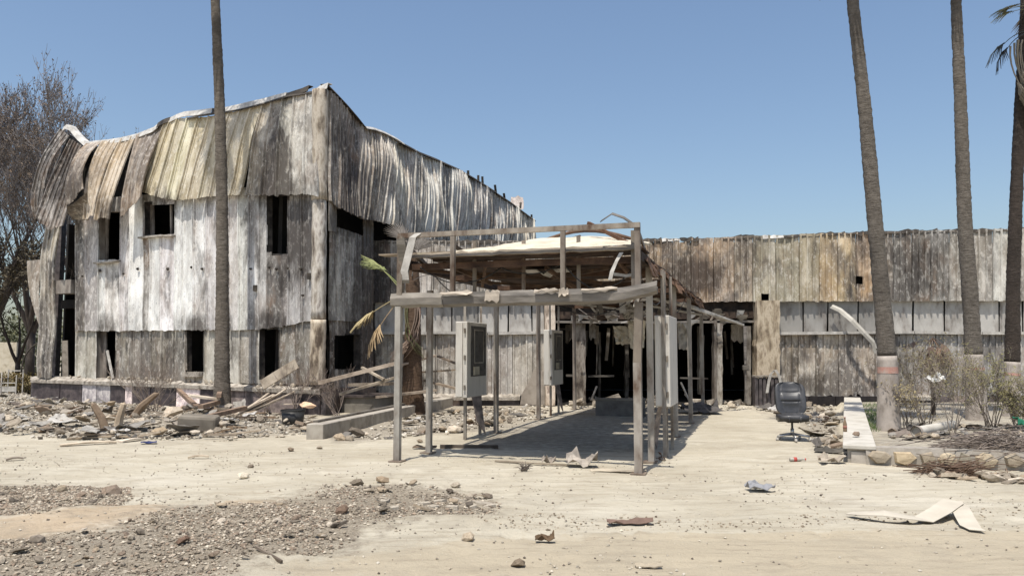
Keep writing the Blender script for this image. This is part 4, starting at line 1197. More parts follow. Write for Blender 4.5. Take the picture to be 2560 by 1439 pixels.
# ------------------------------------------------------------------ bottle and small finds on the wall
def bottle(loc, label, lying=None, glass=(.24, .17, .11), lab=(.34, .16, .12)):
    root = thing("bottle", loc, label, "bottle")
    O = ORI[root.name]
    pr = [(0, .03), (.012, .032), (.12, .032), (.15, .026), (.19, .013), (.225, .012), (.228, .014), (.235, .014)]
    def T(p): return O + (Matrix.Rotation(math.pi / 2, 3, 'Y') @ V(p) + V((0, 0, .034)) if lying is not None else V(p))
    def T2(p):
        q = T(p) - O
        return O + (rotz(lying) @ q if lying is not None else q)
    def lathe(z):
        mb = MB(); mb.tube([V((0, 0, a)) for a, r in z], [r for a, r in z], 12); mb.v = [T2(p) for p in mb.v]
        return mb
    o = lathe(pr).build("glass_body", M['cloth'], root, True, glass)
    lathe([(.05, .0328), (.10, .0328)]).build("label", M['cloth'], o, True, lab)
    lathe([(.225, .0155), (.242, .0155)]).build("cap", M['cloth'], o, True, lab)
def on_cap(px, py):
    d = ray(px, py)
    return CAMP + d * ((.277 - CAM_H) / d.z)
bottle(on_cap(2113, 1078), "small brown glass bottle standing on the white-capped wall")
p = on_cap(2142, 1092)
def chunk_mesh(seed, flat=.6, jag=.3):
    rr = random.Random(seed)
    t = (1 + 5 ** .5) / 2
    vs = [(-1, t, 0), (1, t, 0), (-1, -t, 0), (1, -t, 0), (0, -1, t), (0, 1, t), (0, -1, -t), (0, 1, -t), (t, 0, -1), (t, 0, 1), (-t, 0, -1), (-t, 0, 1)]
    fs = [(0, 11, 5), (0, 5, 1), (0, 1, 7), (0, 7, 10), (0, 10, 11), (1, 5, 9), (5, 11, 4), (11, 10, 2), (10, 7, 6), (7, 1, 8), (3, 9, 4), (3, 4, 2), (3, 2, 6), (3, 6, 8), (3, 8, 9), (4, 9, 5), (2, 4, 11), (6, 2, 10), (8, 6, 7), (9, 8, 1)]
    P = [V(v).normalized() * rr.uniform(1 - jag, 1 + jag) for v in vs]
    me = bpy.data.meshes.new("chunk")
    me.from_pydata([V((p.x * .5, p.y * .5, p.z * .5 * flat)) for p in P], [], fs)
    me.materials.append(M['stone'])
    return me
def slab_mesh(seed, th=.12, mat='stone'):
    rr = random.Random(seed)
    n = rr.randint(5, 7)
    ring = [(math.cos(2 * math.pi * k / n + rr.uniform(-.3, .3)) * .5 * rr.uniform(.75, 1.1), math.sin(2 * math.pi * k / n + rr.uniform(-.3, .3)) * .38 * rr.uniform(.75, 1.1)) for k in range(n)]
    me = bpy.data.meshes.new("broken_slab")
    me.from_pydata([V((x, y, -th / 2)) for x, y in ring] + [V((x * .95, y * .95, th / 2 + rr.uniform(-.02, .02))) for x, y in ring], [],
                   [tuple(range(n))[::-1], tuple(range(n, 2 * n))] + [(k, (k + 1) % n, n + (k + 1) % n, n + k) for k in range(n)])
    me.materials.append(M[mat])
    return me
def scrap_mesh(seed, mat='cloth', bend=.5, n=6):
    rr = random.Random(seed)
    g = [[V((i / n - .5, (j / n - .5) * .7 * (1 + .2 * nz(i * .7, seed)), bend * .35 * nz(i * .45, j * .45, seed) + bend * .2 * abs(i / n - .5))) for j in range(n + 1)] for i in range(n + 1)]
    zmin = min(p.z for r in g for p in r)
    g = [[p - V((0, 0, zmin)) for p in r] for r in g]
    mb = MB(); mb.grid(g, .02)
    me = bpy.data.meshes.new("scrap")
    me.from_pydata(mb.v, [], mb.f)
    me.materials.append(M[mat])
    return me
CH = [chunk_mesh(i, R(.5, .85), R(.15, .32)) for i in range(9)]
SLB = [slab_mesh(i, R(.09, .2)) for i in range(7)]
SCR = [scrap_mesh(i, 'cloth', R(.4, 1.2)) for i in range(7)]
o = inst("stone_lump", CH[2], p + V((0, 0, .05)), (0, 0, 1), (.15, .12, .13), (.55, .45, .38)); tag(o, "brown stone lump resting on the end of the white-capped wall", "stone")

# ------------------------------------------------------------------ palms
def frond_mesh(seed, nseg=21, L=.85, pet=.95, droop=.5, name="fan_frond", spread=2.5, wid=.07):
    rr = random.Random(seed)
    mb = MB()
    pts = [V((pet * t / 4, 0, -.14 * droop * (t / 4) ** 2)) for t in range(5)]
    mb.tube(pts, [.022, .018, .016, .014, .012], 4)
    tip = pts[-1]
    for k in range(nseg):
        a = -spread / 2 + spread * k / (nseg - 1)
        l = L * (1 - .25 * abs(a) / (spread / 2)) * rr.uniform(.85, 1.05)
        dr = V((math.cos(a), math.sin(a), 0))
        sd_ = V((-math.sin(a), math.cos(a), 0))
        q = []
        for t in range(4):
            f = t / 3
            c = tip + dr * l * f + V((0, 0, -droop * .55 * l * f * f + .02 * rr.uniform(-1, 1)))
            wv = wid * (1 - f) ** .7 * (1 if t else .3) * .5 + .003
            q.append([c - sd_ * wv, c + V((0, 0, .012)), c + sd_ * wv])
        mb.grid(q)
    me = bpy.data.meshes.new(name)
    me.from_pydata(mb.v, [], mb.f)
    me.materials.append(M['frond'])
    return me
FR = [frond_mesh(i, droop=.4 + .15 * i) for i in range(4)]
FRD = [frond_mesh(20 + i, nseg=15, L=.75, pet=.7, droop=1.5, spread=1.2, wid=.06) for i in range(3)]
def palm(name, base, sights, Yd, r0, r1, label, crown=True, tint=(1, 1, 1), lime=None, nfr=22, group=None, crown_tint=(.10, .13, .05), skirt=10, flare=1.3, el_lo=-.3, el_hi=1.2, crown_scale=1.0):
    root = thing(name, base, label, "palm tree", group)
    pts = [V(base) + V((0, 0, -.15))] + [D(x, y, Yd) for x, y in sights]
    # smooth the trunk
    fine, n = [], len(pts)
    for i in range(n - 1):
        for k in range(8):
            fine.append(pts[i].lerp(pts[i + 1], k / 8))
    fine.append(pts[-1])
    for _ in range(3):
        fine = [fine[0]] + [(fine[i - 1] + fine[i] * 2 + fine[i + 1]) / 4 for i in range(1, len(fine) - 1)] + [fine[-1]]
    dense = []
    for i in range(len(fine) - 1):
        m = max(1, int((fine[i + 1] - fine[i]).length / .06))
        dense += [fine[i].lerp(fine[i + 1], k / m) for k in range(m)]
    dense.append(fine[-1])
    zt = dense[-1].z
    def rad(z): 
        f = max(0, min(1, z / zt))
        return (r0 + (r1 - r0) * f) * (1 + (flare - 1) * math.exp(-max(0, z) / .9))
    top_l = lime if lime else -1
    lo = [p for p in dense if p.z < top_l + .06]
    up = [p for p in dense if p.z >= top_l]
    if lime and len(lo) > 1:
        mb = MB(); mb.tube(lo, [rad(p.z) * (1.02 + .02 * nz(p.z * 6, 3)) for p in lo], 18); tr0 = mb.build("painted_base", M['lime'], root, True)
        bz = [p for p in dense if top_l - .33 < p.z < top_l - .19]
        mb = MB(); mb.tube(bz, [rad(p.z) * 1.05 for p in bz], 18, False); mb.build("red_band", M['band'], tr0, True)
    mb = MB(); mb.tube(up, [rad(p.z) * (1 + .022 * ((i % 2) * 2 - 1) + .045 * nz(p.z * 2.2, 8, base[0]) + .03 * nz(p.z * 9, 1, base[0])) for i, p in enumerate(up)], 18)
    mb.v = [p + noise.noise_vector(p * 7) * .010 + noise.noise_vector(p * 22) * .005 for p in mb.v]
    mb.build("trunk", M['trunk'], root, True, tint)
    top = dense[-1]
    if crown:
        for k in range(nfr + skirt):
            dead = k >= nfr
            az = k * 2.39996 + R(-.2, .2)
            el = R(el_lo, el_hi) if not dead else R(-1.45, -1.0)
            me = random.choice(FR if not dead else FRD)
            s = R(1.0, 1.35) * crown_scale
            c = shade(crown_tint, .7, 1.2) if not dead else shade((.20, .155, .10), .7, 1.2)
            inst("frond", me, top - V(base) + V((0, 0, R(-.25, .1) - (.25 if dead else 0))), (R(-.3, .3), -el, az), (s, s, s), c, root)
    return root
b = D(556, 1034, 20.9); b.z = hgt(b.x, b.y)
palm("tall_palm", b, [(555, 960), (556, 700), (555, 480), (549, 250), (538, 0), (532, -260)], 20.9, .185, .10, "tall bare grey palm trunk rising before the two-storey building", lime=None, tint=(1.1, 1.08, 1.05))
b = GP(2222, 1088)
palm("tall_palm", b, [(2219, 900), (2203, 720), (2188, 560), (2163, 280), (2131, 0), (2100, -330)], b.y, .178, .09, "thick lime-washed palm nearest the office chair, leaning as it rises", lime=1.52, group=None)
b = G(2444, 1062); b.z = hgt(b.x, b.y)
palm("tall_palm", b, [(2437, 930), (2424, 720), (2412, 560), (2402, 280), (2390, 0), (2380, -280)], b.y, .185, .095, "straight lime-washed palm in the middle of the shrub bed", lime=1.50, group=None)
b = G(2528, 1052); b.z = hgt(b.x, b.y)
palm("charred_palm", b, [(2531, 900), (2533, 700), (2541, 480), (2552, 250), (2563, 60), (2568, -60)], b.y, .16, .12, "slim charred palm with drooping grey fronds at the edge of the bed", lime=1.36, tint=(.38, .34, .33), nfr=9, skirt=12, crown_tint=(.15, .15, .08), el_hi=.9, el_lo=-.1, crown_scale=.55)
# fronds that hang down the charred palm, as seen against the sky
cp = bpy.data.objects["charred_palm"]
for px, py, rx, el, az, s, col in ((2545, 100, 0, -1.35, 3.3, 1.5, (.24, .205, .15)), (2536, 108, .2, -1.45, 2.9, 1.5, (.20, .17, .125)), (2526, 116, .1, -1.42, 3.0, 1.25, (.26, .22, .165)), (2562, 78, 0, -.25, 3.15, .8, (.045, .05, .045)), (2562, 84, .3, -.4, 3.2, .85, (.05, .05, .045)), (2552, 110, .2, -1.4, 3.6, 1.2, (.25, .215, .16)), (2575, 22, 0, -.05, 3.15, .52, (.19, .19, .10)), (2575, 16, 0, -.1, 3.5, .55, (.21, .20, .12)), (2578, 12, 0, .0, 2.8, .5, (.17, .175, .09)), (2556, 100, .1, -1.2, 3.1, 1.0, (.30, .25, .19))):
    inst("frond", random.choice(FRD if el < -.2 else FR), D(px, py, 18.6) - ORI[cp.name], (rx, -el, az), (s, s, s), col, cp)
# short scorched palm behind the canopy's front corner
b = D(1032, 1028, 20.9); b.z = 0
sp = palm("scorched_palm", b, [(1031, 900), (1033, 760), (1030, 640)], 20.9, .25, .17, "short scorched palm with hanging brown fronds behind the canopy corner", crown=False, tint=(.75, .55, .42))
def hangfrond(px, py, el, az, s, col, dead, Y=20.7, rx=0):
    inst("frond", random.choice(FRD if dead else FR), D(px, py, Y) - ORI[sp.name], (rx, -el, az), (s, s, s), col, sp)
for px, py, el, az, s, col, dead in ((1005, 720, .75, 2.6, .85, (.24, .27, .10), False), (1005, 730, .95, 3.0, .8, (.30, .31, .13), False), (1010, 735, -.45, 3.2, .95, (.42, .34, .18), False), (1008, 740, -.8, 3.35, 1.0, (.38, .27, .15), False),
                                 (1020, 760, -1.35, 3.3, .9, (.15, .16, .07), True), (1016, 755, -1.3, 2.9, .85, (.17, .17, .08), True), (1042, 760, -1.4, .2, .95, (.26, .19, .145), True), (1046, 765, -1.3, 0.0, .9, (.30, .22, .17), True), (1038, 770, -1.5, .6, 1.0, (.24, .175, .13), True),
                                 (1030, 690, 1.3, 1.0, .8, (.12, .105, .09), False), (1024, 660, 1.2, 2.2, .8, (.14, .12, .1), False), (1034, 700, .6, .2, .7, (.12, .1, .085), True), (1050, 770, -1.45, .1, .8, (.28, .2, .155), True)):
    hangfrond(px, py, el, az, s, col, dead)

# ------------------------------------------------------------------ trees and shrubs
def grow(wood, twig, p, d, L, r, depth, rr, up=.12, minr=.006, leafs=None, leafp=0, leafs_sz=.05, spread=.55):
    n = 4 if depth > 1 else 3
    pts, rad = [p.copy()], [r]
    q, dd = p.copy(), d.copy()
    for i in range(n):
        dd = (dd + V((rr.uniform(-1, 1), rr.uniform(-1, 1), rr.uniform(-1, 1))) * .14 + V((0, 0, up * .3))).normalized()
        q = q + dd * (L / n)
        pts.append(q.copy())
        rad.append(max(minr * .5, r * (1 - .55 * (i + 1) / n)))
    (wood if depth > 2 else twig).tube(pts, rad, 6 if depth > 2 else 3, False)
    if depth <= 0:
        if leafs is not None:
            for _ in range(leafp):
                c = pts[rr.randint(1, n)] + V((rr.gauss(0, .05), rr.gauss(0, .05), rr.gauss(0, .05)))
                a = V((rr.uniform(-1, 1), rr.uniform(-1, 1), rr.uniform(-1, 1))).normalized()
                e = a.orthogonal().normalized()
                s_ = leafs_sz * rr.uniform(.6, 1.3)
                leafs.add([c, c + a * s_ + e * s_ * .4, c + a * s_ * 2, c + a * s_ - e * s_ * .4], [(0, 1, 2, 3)])
        return
    nb = rr.randint(3, 4) if depth > 1 else rr.randint(3, 5)
    for k in range(nb):
        t = rr.uniform(.35, 1.0) if k else 1.0
        i = min(n, max(1, int(t * n + .5)))
        s = V((rr.uniform(-1, 1), rr.uniform(-1, 1), rr.uniform(-.3, .8))).normalized()
        nd = (pts[i] - pts[i - 1]).normalized().lerp(s, spread * rr.uniform(.6, 1.1) if k else .2).normalized()
        grow(wood, twig, pts[i], nd, L * rr.uniform(.58, .78), max(minr, rad[i] * (.75 if k == 0 else .55)), depth - 1, rr, up, minr, leafs, leafp, leafs_sz, spread)
def bare_tree(base, H, seed, label, leafp=1, leafcol=(1.6, 1.35, 1.1), tint=(1, 1, 1), depth=6, lean=(0, 0), leaders=4, lsz=.07):
    rr = random.Random(seed)
    root = thing("bare_tree", base, label, "tree", None)
    wood, twig, lf = MB(), MB(), MB()
    b = V(base)
    th = H * .22
    wood.tube([b - V((0, 0, .2)), b + V((lean[0] * .3, lean[1] * .3, th * .5)), b + V((lean[0], lean[1], th))], [H * .02, H * .016, H * .014], 8)
    for k in range(leaders):
        a = 2 * math.pi * k / leaders + rr.uniform(-.4, .4)
        d = V((math.cos(a) * .45, math.sin(a) * .45, 1)).normalized()
        grow(wood, twig, b + V((lean[0], lean[1], th * rr.uniform(.75, 1))), d, H * rr.uniform(.27, .34), H * .011, depth, rr, .35, .011, lf, leafp, lsz, .5)
    wood.build("trunk", M['bark'], root, True, tuple(min(c, 1.1) * .9 for c in tint))
    c = twig.build("crown", M['twig'], root, False, tint)
    if lf.f: lf.build("dry_leaves", M['dryleaf'], c, False, leafcol)
    return root
def gb(px, Y): 
    p = D(px, 900, Y)
    return V((p.x, p.y, -.02))
bare_tree(gb(75, 37), 12.3, 3, "tall bare grey tree behind the torn corner of the tall building", 1, (1.3, 1.25, 1.5), (1.55, 1.66, 1.9), 5, leaders=7, lsz=.045)
bare_tree(gb(-30, 34), 12.8, 8, "large half-burnt tree with brown dead leaves at the frame's edge", 1, (1.0, .8, .8), (1.3, 1.3, 1.35), lsz=.06)
bare_tree(gb(215, 44), 13.0, 14, "slender bare tree peeking over the sagging parapet", 1, (1, 1, 1.2), (1, 1, 1), 5, leaders=3)
bare_tree(gb(325, 52), 14.6, 21, "distant treetop just showing above the parapet dip", 2, (.9, .9, 1.1), (1, 1, 1), 5, leaders=3)
bare_tree(gb(45, 33), 6.5, 31, "small dark scorched tree beside the cream wall", 3, (.6, .55, .5), (.45, .42, .4), 5, leaders=3)
def leafy_bush(name, c, rx, ry, rz, n, col, label, sz=.12, cat="bush", stems=9):
    root = thing(name, c, label, cat)
    rr = random.Random(n)
    lf, st = MB(), MB()
    C = V(c)
    for k in range(stems):
        e = C + V((rr.uniform(-.7, .7) * rx, rr.uniform(-.7, .7) * ry, rz * rr.uniform(.8, 1.5)))
        st.tube([C + V((rr.uniform(-.1, .1), rr.uniform(-.1, .1), 0)), C.lerp(e, .5) + V((0, 0, .1)), e], [.03, .02, .01], 4)
    for _ in range(n):
        d = V((rr.gauss(0, 1), rr.gauss(0, 1), rr.gauss(0, 1))).normalized()
        q = C + V((0, 0, rz)) + V((d.x * rx, d.y * ry, d.z * rz)) * (rr.uniform(.35, 1) ** .5) * (1 + .25 * nz(d.x * 2, d.y * 2, d.z * 2 + n))
        a = V((rr.uniform(-1, 1), rr.uniform(-1, 1), rr.uniform(-1, 1))).normalized()
        e = a.orthogonal().normalized()
        s = sz * rr.uniform(.5, 1.2)
        lf.add([q, q + a * s + e * s * .45, q + a * s * 2, q + a * s - e * s * .45], [(0, 1, 2, 3)])
    st.build("stems", M['bark'], root)
    lf.build("foliage", M['leaf'], root, False, col)
leafy_bush("bush", gb(10, 46), 3.0, 1.8, 2.0, 2600, (.75, .74, .78), "grey-green bush beyond the cream wall", .13)
leafy_bush("bush", gb(95, 48), 2.4, 1.5, 2.2, 1500, (1.3, 1.15, 1.05), "dusty mauve-grey bush behind the scorched tree", .13)
leafy_bush("dry_hedge", gb(20, 31.6), 1.9, .6, .42, 1600, (1.5, .95, .7), "low reddish-brown dry hedge before the cream wall", .07, "hedge", 14)
leafy_bush("dry_hedge", gb(75, 31.4), .9, .5, .40, 700, (1.3, .9, .75), "short brown dry shrub by the plinth's end", .07, "hedge", 8)
mb = MB(); c = gb(-20, 41); mb.box(c + V((-.4, 0, 1.25)), (3.4, .25, 1.75)); solo(mb, "cream_wall", M['cream'], c, "low cream boundary wall far off beside the scorched tree", "wall")
def shrub(base, H, seed, label, stems=8, leafcol=(2.2, 2.1, 1.3), leafp=2, lsz=.03, tint=(1.25, 1.2, 1.1), name="shrub", depth=3, spread=.5, tilt=.5, cat="shrub", group=None):
    rr = random.Random(seed)
    root = thing(name, base, label, cat, group)
    wd_, tw, lf = MB(), MB(), MB()
    b = V(base)
    for k in range(stems):
        a = rr.uniform(0, 6.283)
        d = V((math.cos(a) * tilt * rr.uniform(.3, 1.2), math.sin(a) * tilt * rr.uniform(.3, 1.2), 1)).normalized()
        grow(wd_, tw, b + V((rr.uniform(-.08, .08), rr.uniform(-.08, .08), -.03)), d, H * rr.uniform(.40, .55), .012, depth, rr, .25, .0035, lf if leafp else None, leafp, lsz, spread)
    tw.v += []
    if wd_.f: wd_.build("branches", M['twig'], root, False, tint)
    t = tw.build("twigs", M['twig'], root, False, tint)
    if lf.f: lf.build("leaves", M['dryleaf'], root, False, leafcol)
    return root
for px, py, H, seed, lb, st, lp, col in ((2385, 1106, 1.35, 1, "sparse olive shrub growing from the middle of the bed edge", 5, 2, (1.0, .98, .72)), (2312, 1080, 1.75, 2, "dense dry olive shrub between the two lime-washed palms", 9, 3, (.95, .9, .7)),
                                     (2478, 1088, 1.3, 3, "yellow-green shrub between the straight and charred palms", 10, 3, (1.1, 1.15, .75)), (2556, 1096, .75, 4, "low leafy shrub below the charred palm", 10, 3, (1.1, 1.12, .75)),
                                     (2270, 1090, .8, 5, "wispy pale shrub beside the leaning palm's base", 6, 2, (1.4, 1.3, 1.0)), (2620, 1100, 1.2, 9, "yellow-green shrub at the far edge of the bed", 8, 4, (1.1, 1.12, .75))):
    shrub(GP(px, py), H, seed, lb, st, col, lp, .028)
shrub(GP(384, 1036), 1.35, 41, "bare twiggy bush against the plinth of the tall building", 12, leafp=0, tint=(1.5, 1.4, 1.3), tilt=.8)
shrub(GP(742, 1040), 1.3, 43, "leafless grey bush in the rubble by the kerb wall", 7, leafp=0, tint=(1.3, 1.2, 1.15), tilt=.8)
shrub(GP(845, 1040), 1.1, 44, "leafless grey bush behind the kerb wall's near end", 6, leafp=0, tint=(1.3, 1.2, 1.15), tilt=.9)
shrub(GP(668, 1030), 1.0, 45, "thin bare sapling beneath the leaning boards", 5, leafp=0, tint=(1.2, 1.1, 1.0), tilt=.6)
shrub(D(172, 700, 27.6), .8, 46, "dead branch caught in the torn corner bay", 3, leafp=0, tint=(1.0, .9, .8), tilt=1.4, name="dead_branch", cat="branch", depth=2)
# dead cycad-like plant with rusty fronds
b = GP(2335, 1050)
rp = thing("dead_palm_shrub", b, "dead shrub with rusty brown fronds against the wing wall", "shrub")
mb = MB(); mb.tube([b - V((0, 0, .1)), b + V((0, 0, 1.0)), b + V((.05, 0, 1.75))], [.05, .04, .03], 7); mb.build("stem", M['bark'], rp, True)
for k in range(16):
    inst("frond", random.choice(FRD), V((.05, 0, 1.72 + R(-.15, .1))), (R(-.3, .3), -R(-1.1, .35), k * 2.4), (.5, .5, .5), shade((.20, .125, .085), .7, 1.2), rp)
# ------------------------------------------------------------------ debris
def wood_bar(pa, pb, wd, ht, name, label, cat, tint=(1, 1, 1), mat='wood', group=None, n=4, bow=0.0, up=(0, 0, 1)):
    mb = MB(); mb.bar(pa, pb, wd, ht, up=up, n=n, bow=bow)
    return solo(mb, name, M[mat], V(((pa.x + pb.x) / 2, (pa.y + pb.y) / 2, min(pa.z, pb.z))), label, cat, group, False, tint)
# long timbers leaning in front of the side face
TB = [((795, 957, 19.6), (1000, 905, 20.0), .13, .09, "longest grey timber slanting up from the corner column to the canopy post", (1.5, 1.4, 1.3)),
      ((1000, 912, 20.6), (1088, 889, 21.2), .13, .05, "short grey timber end rising behind the canopy posts", (1.2, 1.1, 1.0)),
      ((850, 985, 19.8), (992, 942, 20.5), .10, .06, "thin timber lying under the longest slanting one", (1.2, 1.15, 1.05)),
      ((870, 962, 20.4), (1000, 958, 20.6), .12, .08, "flat dark timber on the rubble before the side face", (.9, .85, .8)),
      ((905, 918, 20.6), (960, 948, 20.2), .08, .05, "short crossed stick among the slanting timbers", (1.3, 1.25, 1.15)),
      ((1060, 950, 21.5), (1160, 976, 21.0), .10, .06, "timber sloping down towards the first display cabinet", (.9, .8, .7)),
      ((1095, 890, 22.0), (1150, 912, 21.6), .10, .05, "charred batten slanting behind the first display cabinet", (.7, .62, .55)),
      ((1050, 930, 22.0), (1140, 924, 22.0), .07, .05, "thin horizontal batten behind the scorched palm", (.9, .8, .7)),
      ((940, 992, 20.0), (1090, 975, 20.8), .1, .06, "dusty plank on top of the round planter", (1.2, 1.1, 1.0))]
for (x0, y0, Y0), (x1, y1, Y1), wd, ht, lb, tn in TB:
    wood_bar(D(x0, y0, Y0), D(x1, y1, Y1), wd, ht, "fallen_timber", lb, "timber", tn)
wood_bar(D(655, 962, 20.5), D(742, 908, 20.4), .26, .04, "leaning_board", "wide grey board leaning across the window by the corner column", "board", (1.3, 1.25, 1.15), up=(0, -1, .3))
wood_bar(D(640, 968, 20.6), D(690, 950, 20.6), .12, .04, "leaning_board", "short pale board below the wide leaning board", "board", (1.4, 1.35, 1.25))
# bundle of slats sliding off the plinth
for i in range(16):
    x0, y0 = 560 + i * 5 + R(-6, 6), 1046 - i * 1.2 + R(-3, 3)
    x1, y1 = x0 + R(70, 120), y0 - R(38, 58)
    wood_bar(D(x0, y0, 19.0 + i * .05), D(x1, y1, 20.1 + i * .03), .07, .025, "loose_slat", ["lowest", "second lowest", "third lowest", "fourth lowest", "fifth lowest", "sixth lowest", "seventh lowest", "eighth lowest", "eighth highest", "seventh highest", "sixth highest", "fifth highest", "fourth highest", "third highest", "second highest", "highest"][i] + " grey slat in the spill between the tall palm and corner column", "slat", shade((1, .95, .88), .9, 1.6), group="slats spilled off the plinth", n=2)
# round planter behind the kerb wall
c = GP(925, 1027)
pl = thing("round_planter", c, "dark-rimmed grey planter behind the low kerb wall", "planter")
def arcwall(r0, r1, z0, z1, name, mat, tint):
    g = []
    for k in range(25):
        a = 2 * math.pi * k / 24
        e = V((math.cos(a) * 1.25, math.sin(a), 0))
        g.append([c + e * r0 + V((0, 0, z0)), c + e * r0 + V((0, 0, z1)), c + e * r1 + V((0, 0, z1)), c + e * r1 + V((0, 0, z0))])
    mb = MB(); mb.grid(g); mb.build(name, M[mat], pl, False, tint)
arcwall(.66, .55, -.1, .40, "planter_wall", 'conc', (.55, .55, .55)); arcwall(.72, .53, .40, .46, "planter_rim", 'plinth', (.8, .75, .7))
mb = MB(); g = [[c + V((x * .12 * 1.2, y * .12, .38 + .08 * nz(x, y, 4))) for x in range(-4, 5)] for y in range(-4, 5)]; mb.grid(g); mb.build("ash_fill", M['crust'], pl)
# named pieces in the rubble heap
def lump(px, py, sc, col, name, label, cat, k=0, dz=0., rot=None, mesh=None):
    p = GP(px, py)
    o = inst(name, mesh or CH[k % len(CH)], p + V((0, 0, sc[2] * .22 + dz)), rot or (R(-.2, .2), R(-.2, .2), R(0, 6)), sc, col)
    return tag(o, label, cat)
p = GP(492, 1082)
mb = MB(); mb.box(p + V((0, .1, .17)), (.74, .45, .34), eul(.05, .06, .15)); o = solo(mb, "concrete_block", M['conc'], p, "dark broken concrete block sitting in the middle of the rubble heap", "block", None, False, (.5, .47, .43))
md = o.modifiers.new("bevel", 'BEVEL'); md.width = .06; md.segments = 2
lump(505, 1046, (.8, .5, .25), (1.15, 1.08, .98), "pale_slab", "pale broken slab on top of the dark concrete block", "slab", dz=.3, mesh=SLB[1], rot=(.1, .12, .3))
p = GP(732, 1064)
bk = thing("black_tub", p, "black tub half buried at the foot of the kerb wall", "tub")
mb = MB(); mb.tube([p + V((0, 0, -.02)), p + V((0, 0, .3))], [.22, .25], 16); mb.build("body", M['plastic'], bk, True)
mb = MB(); mb.tube([p + V((0, 0, .28)), p + V((0, 0, .32))], [.27, .27], 16, False); mb.build("rim", M['plastic'], bk, True)
lump(768, 1050, (.55, .4, .32), (1.5, 1.12, .85), "clay_pot_shard", "orange-pink pot shard leaning over the black tub", "pot shard", 3, .22)
lump(727, 1012, (.5, .4, .4), (.35, .32, .28), "charred_stump", "charred stump end above the black tub", "stump", 5, .45)
wood_bar(GP(700, 1040) + V((0, 0, .25)), GP(758, 1038) + V((0, 0, .27)), .03, .03, "white_stick", "thin white stick lying over the black tub", "stick", (2.2, 2.1, 2.0), n=1)
# forked stumps
for px, py, hh, tx, lb in ((292, 1080, .55, .12, "upright splintered pale stake in the rubble field"), (266, 1078, .5, -.28, "dark splintered stake leaning beside the pale one"), (330, 1062, .5, .5, "forked root end sticking out of the rubble")):
    p = GP(px, py)
    mb = MB(); mb.tube([p - V((0, 0, .05)), p + V((tx * .4, 0, hh * .5)), p + V((tx, 0, hh)), p + V((tx * 1.15, 0, hh * 1.06))], [.09, .08, .06, .01], 7)
    solo(mb, "splintered_stake", M['wood'], p, lb, "stake", None, False, (1.5, 1.35, 1.15) if tx == .12 else (.75, .62, .5))
for px, py, sc, col, lb in ((345, 1075, (.5, .4, .4), (1.1, 1.02, .9), "big pale boulder beside the splintered stakes"), (428, 1060, (.5, .36, .42), (1.1, 1.0, .88), "second pale boulder between the stakes and the dark block"), (395, 1088, (.4, .28, .25), (.8, .68, .52), "brown lump in front of the pale boulders")):
    lump(px, py, sc, col, "boulder", lb, "boulder", int(px), .05)
for x0, y0, x1, y1, h1, lb in ((445, 1000, 492, 1028, .1, "dark beam end jutting out beside the tall palm's foot"), (545, 1020, 500, 1040, .3, "brown broken rafter against the tall palm's foot"), (520, 1052, 612, 1030, .2, "long knotty branch lying past the concrete block"), (552, 1000, 545, 1026, .4, "short thick beam stub by the tall palm")):
    a, b = GP(x0, y0 + 22), GP(x1, y1 + 22)
    wood_bar(a + V((0, 0, .55 if y0 < 1010 else .25)), b + V((0, 0, h1)), .11, .09, "broken_beam", lb, "beam", (.85, .68, .58))
p = GP(372, 1106)
o = inst("blue_rag", SCR[3], p, (0, 0, .4), (.26, .2, .28), (.035, .045, .13)); tag(o, "small dark blue rag at the edge of the rubble", "rag")
for i, (x0, y0, x1, y1, wd, lb) in enumerate(((150, 1114, 290, 1106, .16, "long flat pale strip lying at the front of the rubble"), (170, 1096, 350, 1092, .2, "flat weathered board ahead of the rubble heap"), (300, 1104, 355, 1098, .14, "whitish strip beside the blue rag"), (470, 1143, 522, 1141, .06, "short white lath alone on the sand"),
                                             (15, 1153, 58, 1150, .08, "dark lath on the sand at the frame's edge"), (130, 1078, 180, 1078, .12, "dark flat board in the ash"))):
    a, b = GP(x0, y0), GP(x1, y1)
    wood_bar(a + V((0, 0, .02)), b + V((0, 0, .03)), wd, .025, "fallen_strip", lb, "strip", ((1.9, 1.8, 1.6), (1.1, 1.0, .85), (2.0, 1.95, 1.85), (2.0, 1.9, 1.7), (.8, .75, .7), (.7, .65, .6))[i], n=3, bow=.02)
p = GP(640, 1386); q = GP(704, 1410)
wood_bar(p + V((0, 0, .025)), q + V((0, 0, .02)), .02, .02, "dry_stick", "thin dark stick lying at the gravel's edge", "stick", (.55, .5, .45))
# bits right before the canopy
p = GP(1310, 1178)
tw = MB(); rr = random.Random(5)
for k in range(26):
    a = rr.uniform(0, 6.28); e = rr.uniform(.1, 1.0)
    d = V((math.cos(a) * math.cos(e), math.sin(a) * math.cos(e) * .6, math.sin(e)))
    q = p + d * rr.uniform(.1, .2)
    tw.tube([p + V((rr.uniform(-.04, .04), 0, .01)), p.lerp(q, .6) + V((0, 0, .03)), q], [.008, .006, .003], 4)
solo(tw, "twig_tangle", M['twig'], p, "small grey twig tangle on the sand before the canopy", "twigs", None, False, (.8, .75, .7))
def crumple(px, py, sx, sy, hh, seed, name, label, cat, tint, mat='fascia', rz=0):
    p = GP(px, py)
    rr = random.Random(seed)
    g = []
    for i in range(7):
        row = []
        for j in range(6):
            row.append(p + rotz(rz) @ V(((i / 6 - .5) * sx, (j / 5 - .5) * sy, .01 + hh * abs(nz(i * .75, j * .75, seed)) * 1.6 + .5 * hh * abs(i / 6 - .5))))
        g.append(row)
    mb = MB(); mb.grid(g, .008)
    return solo(mb, name, M[mat], p, label, cat, None, False, tint)
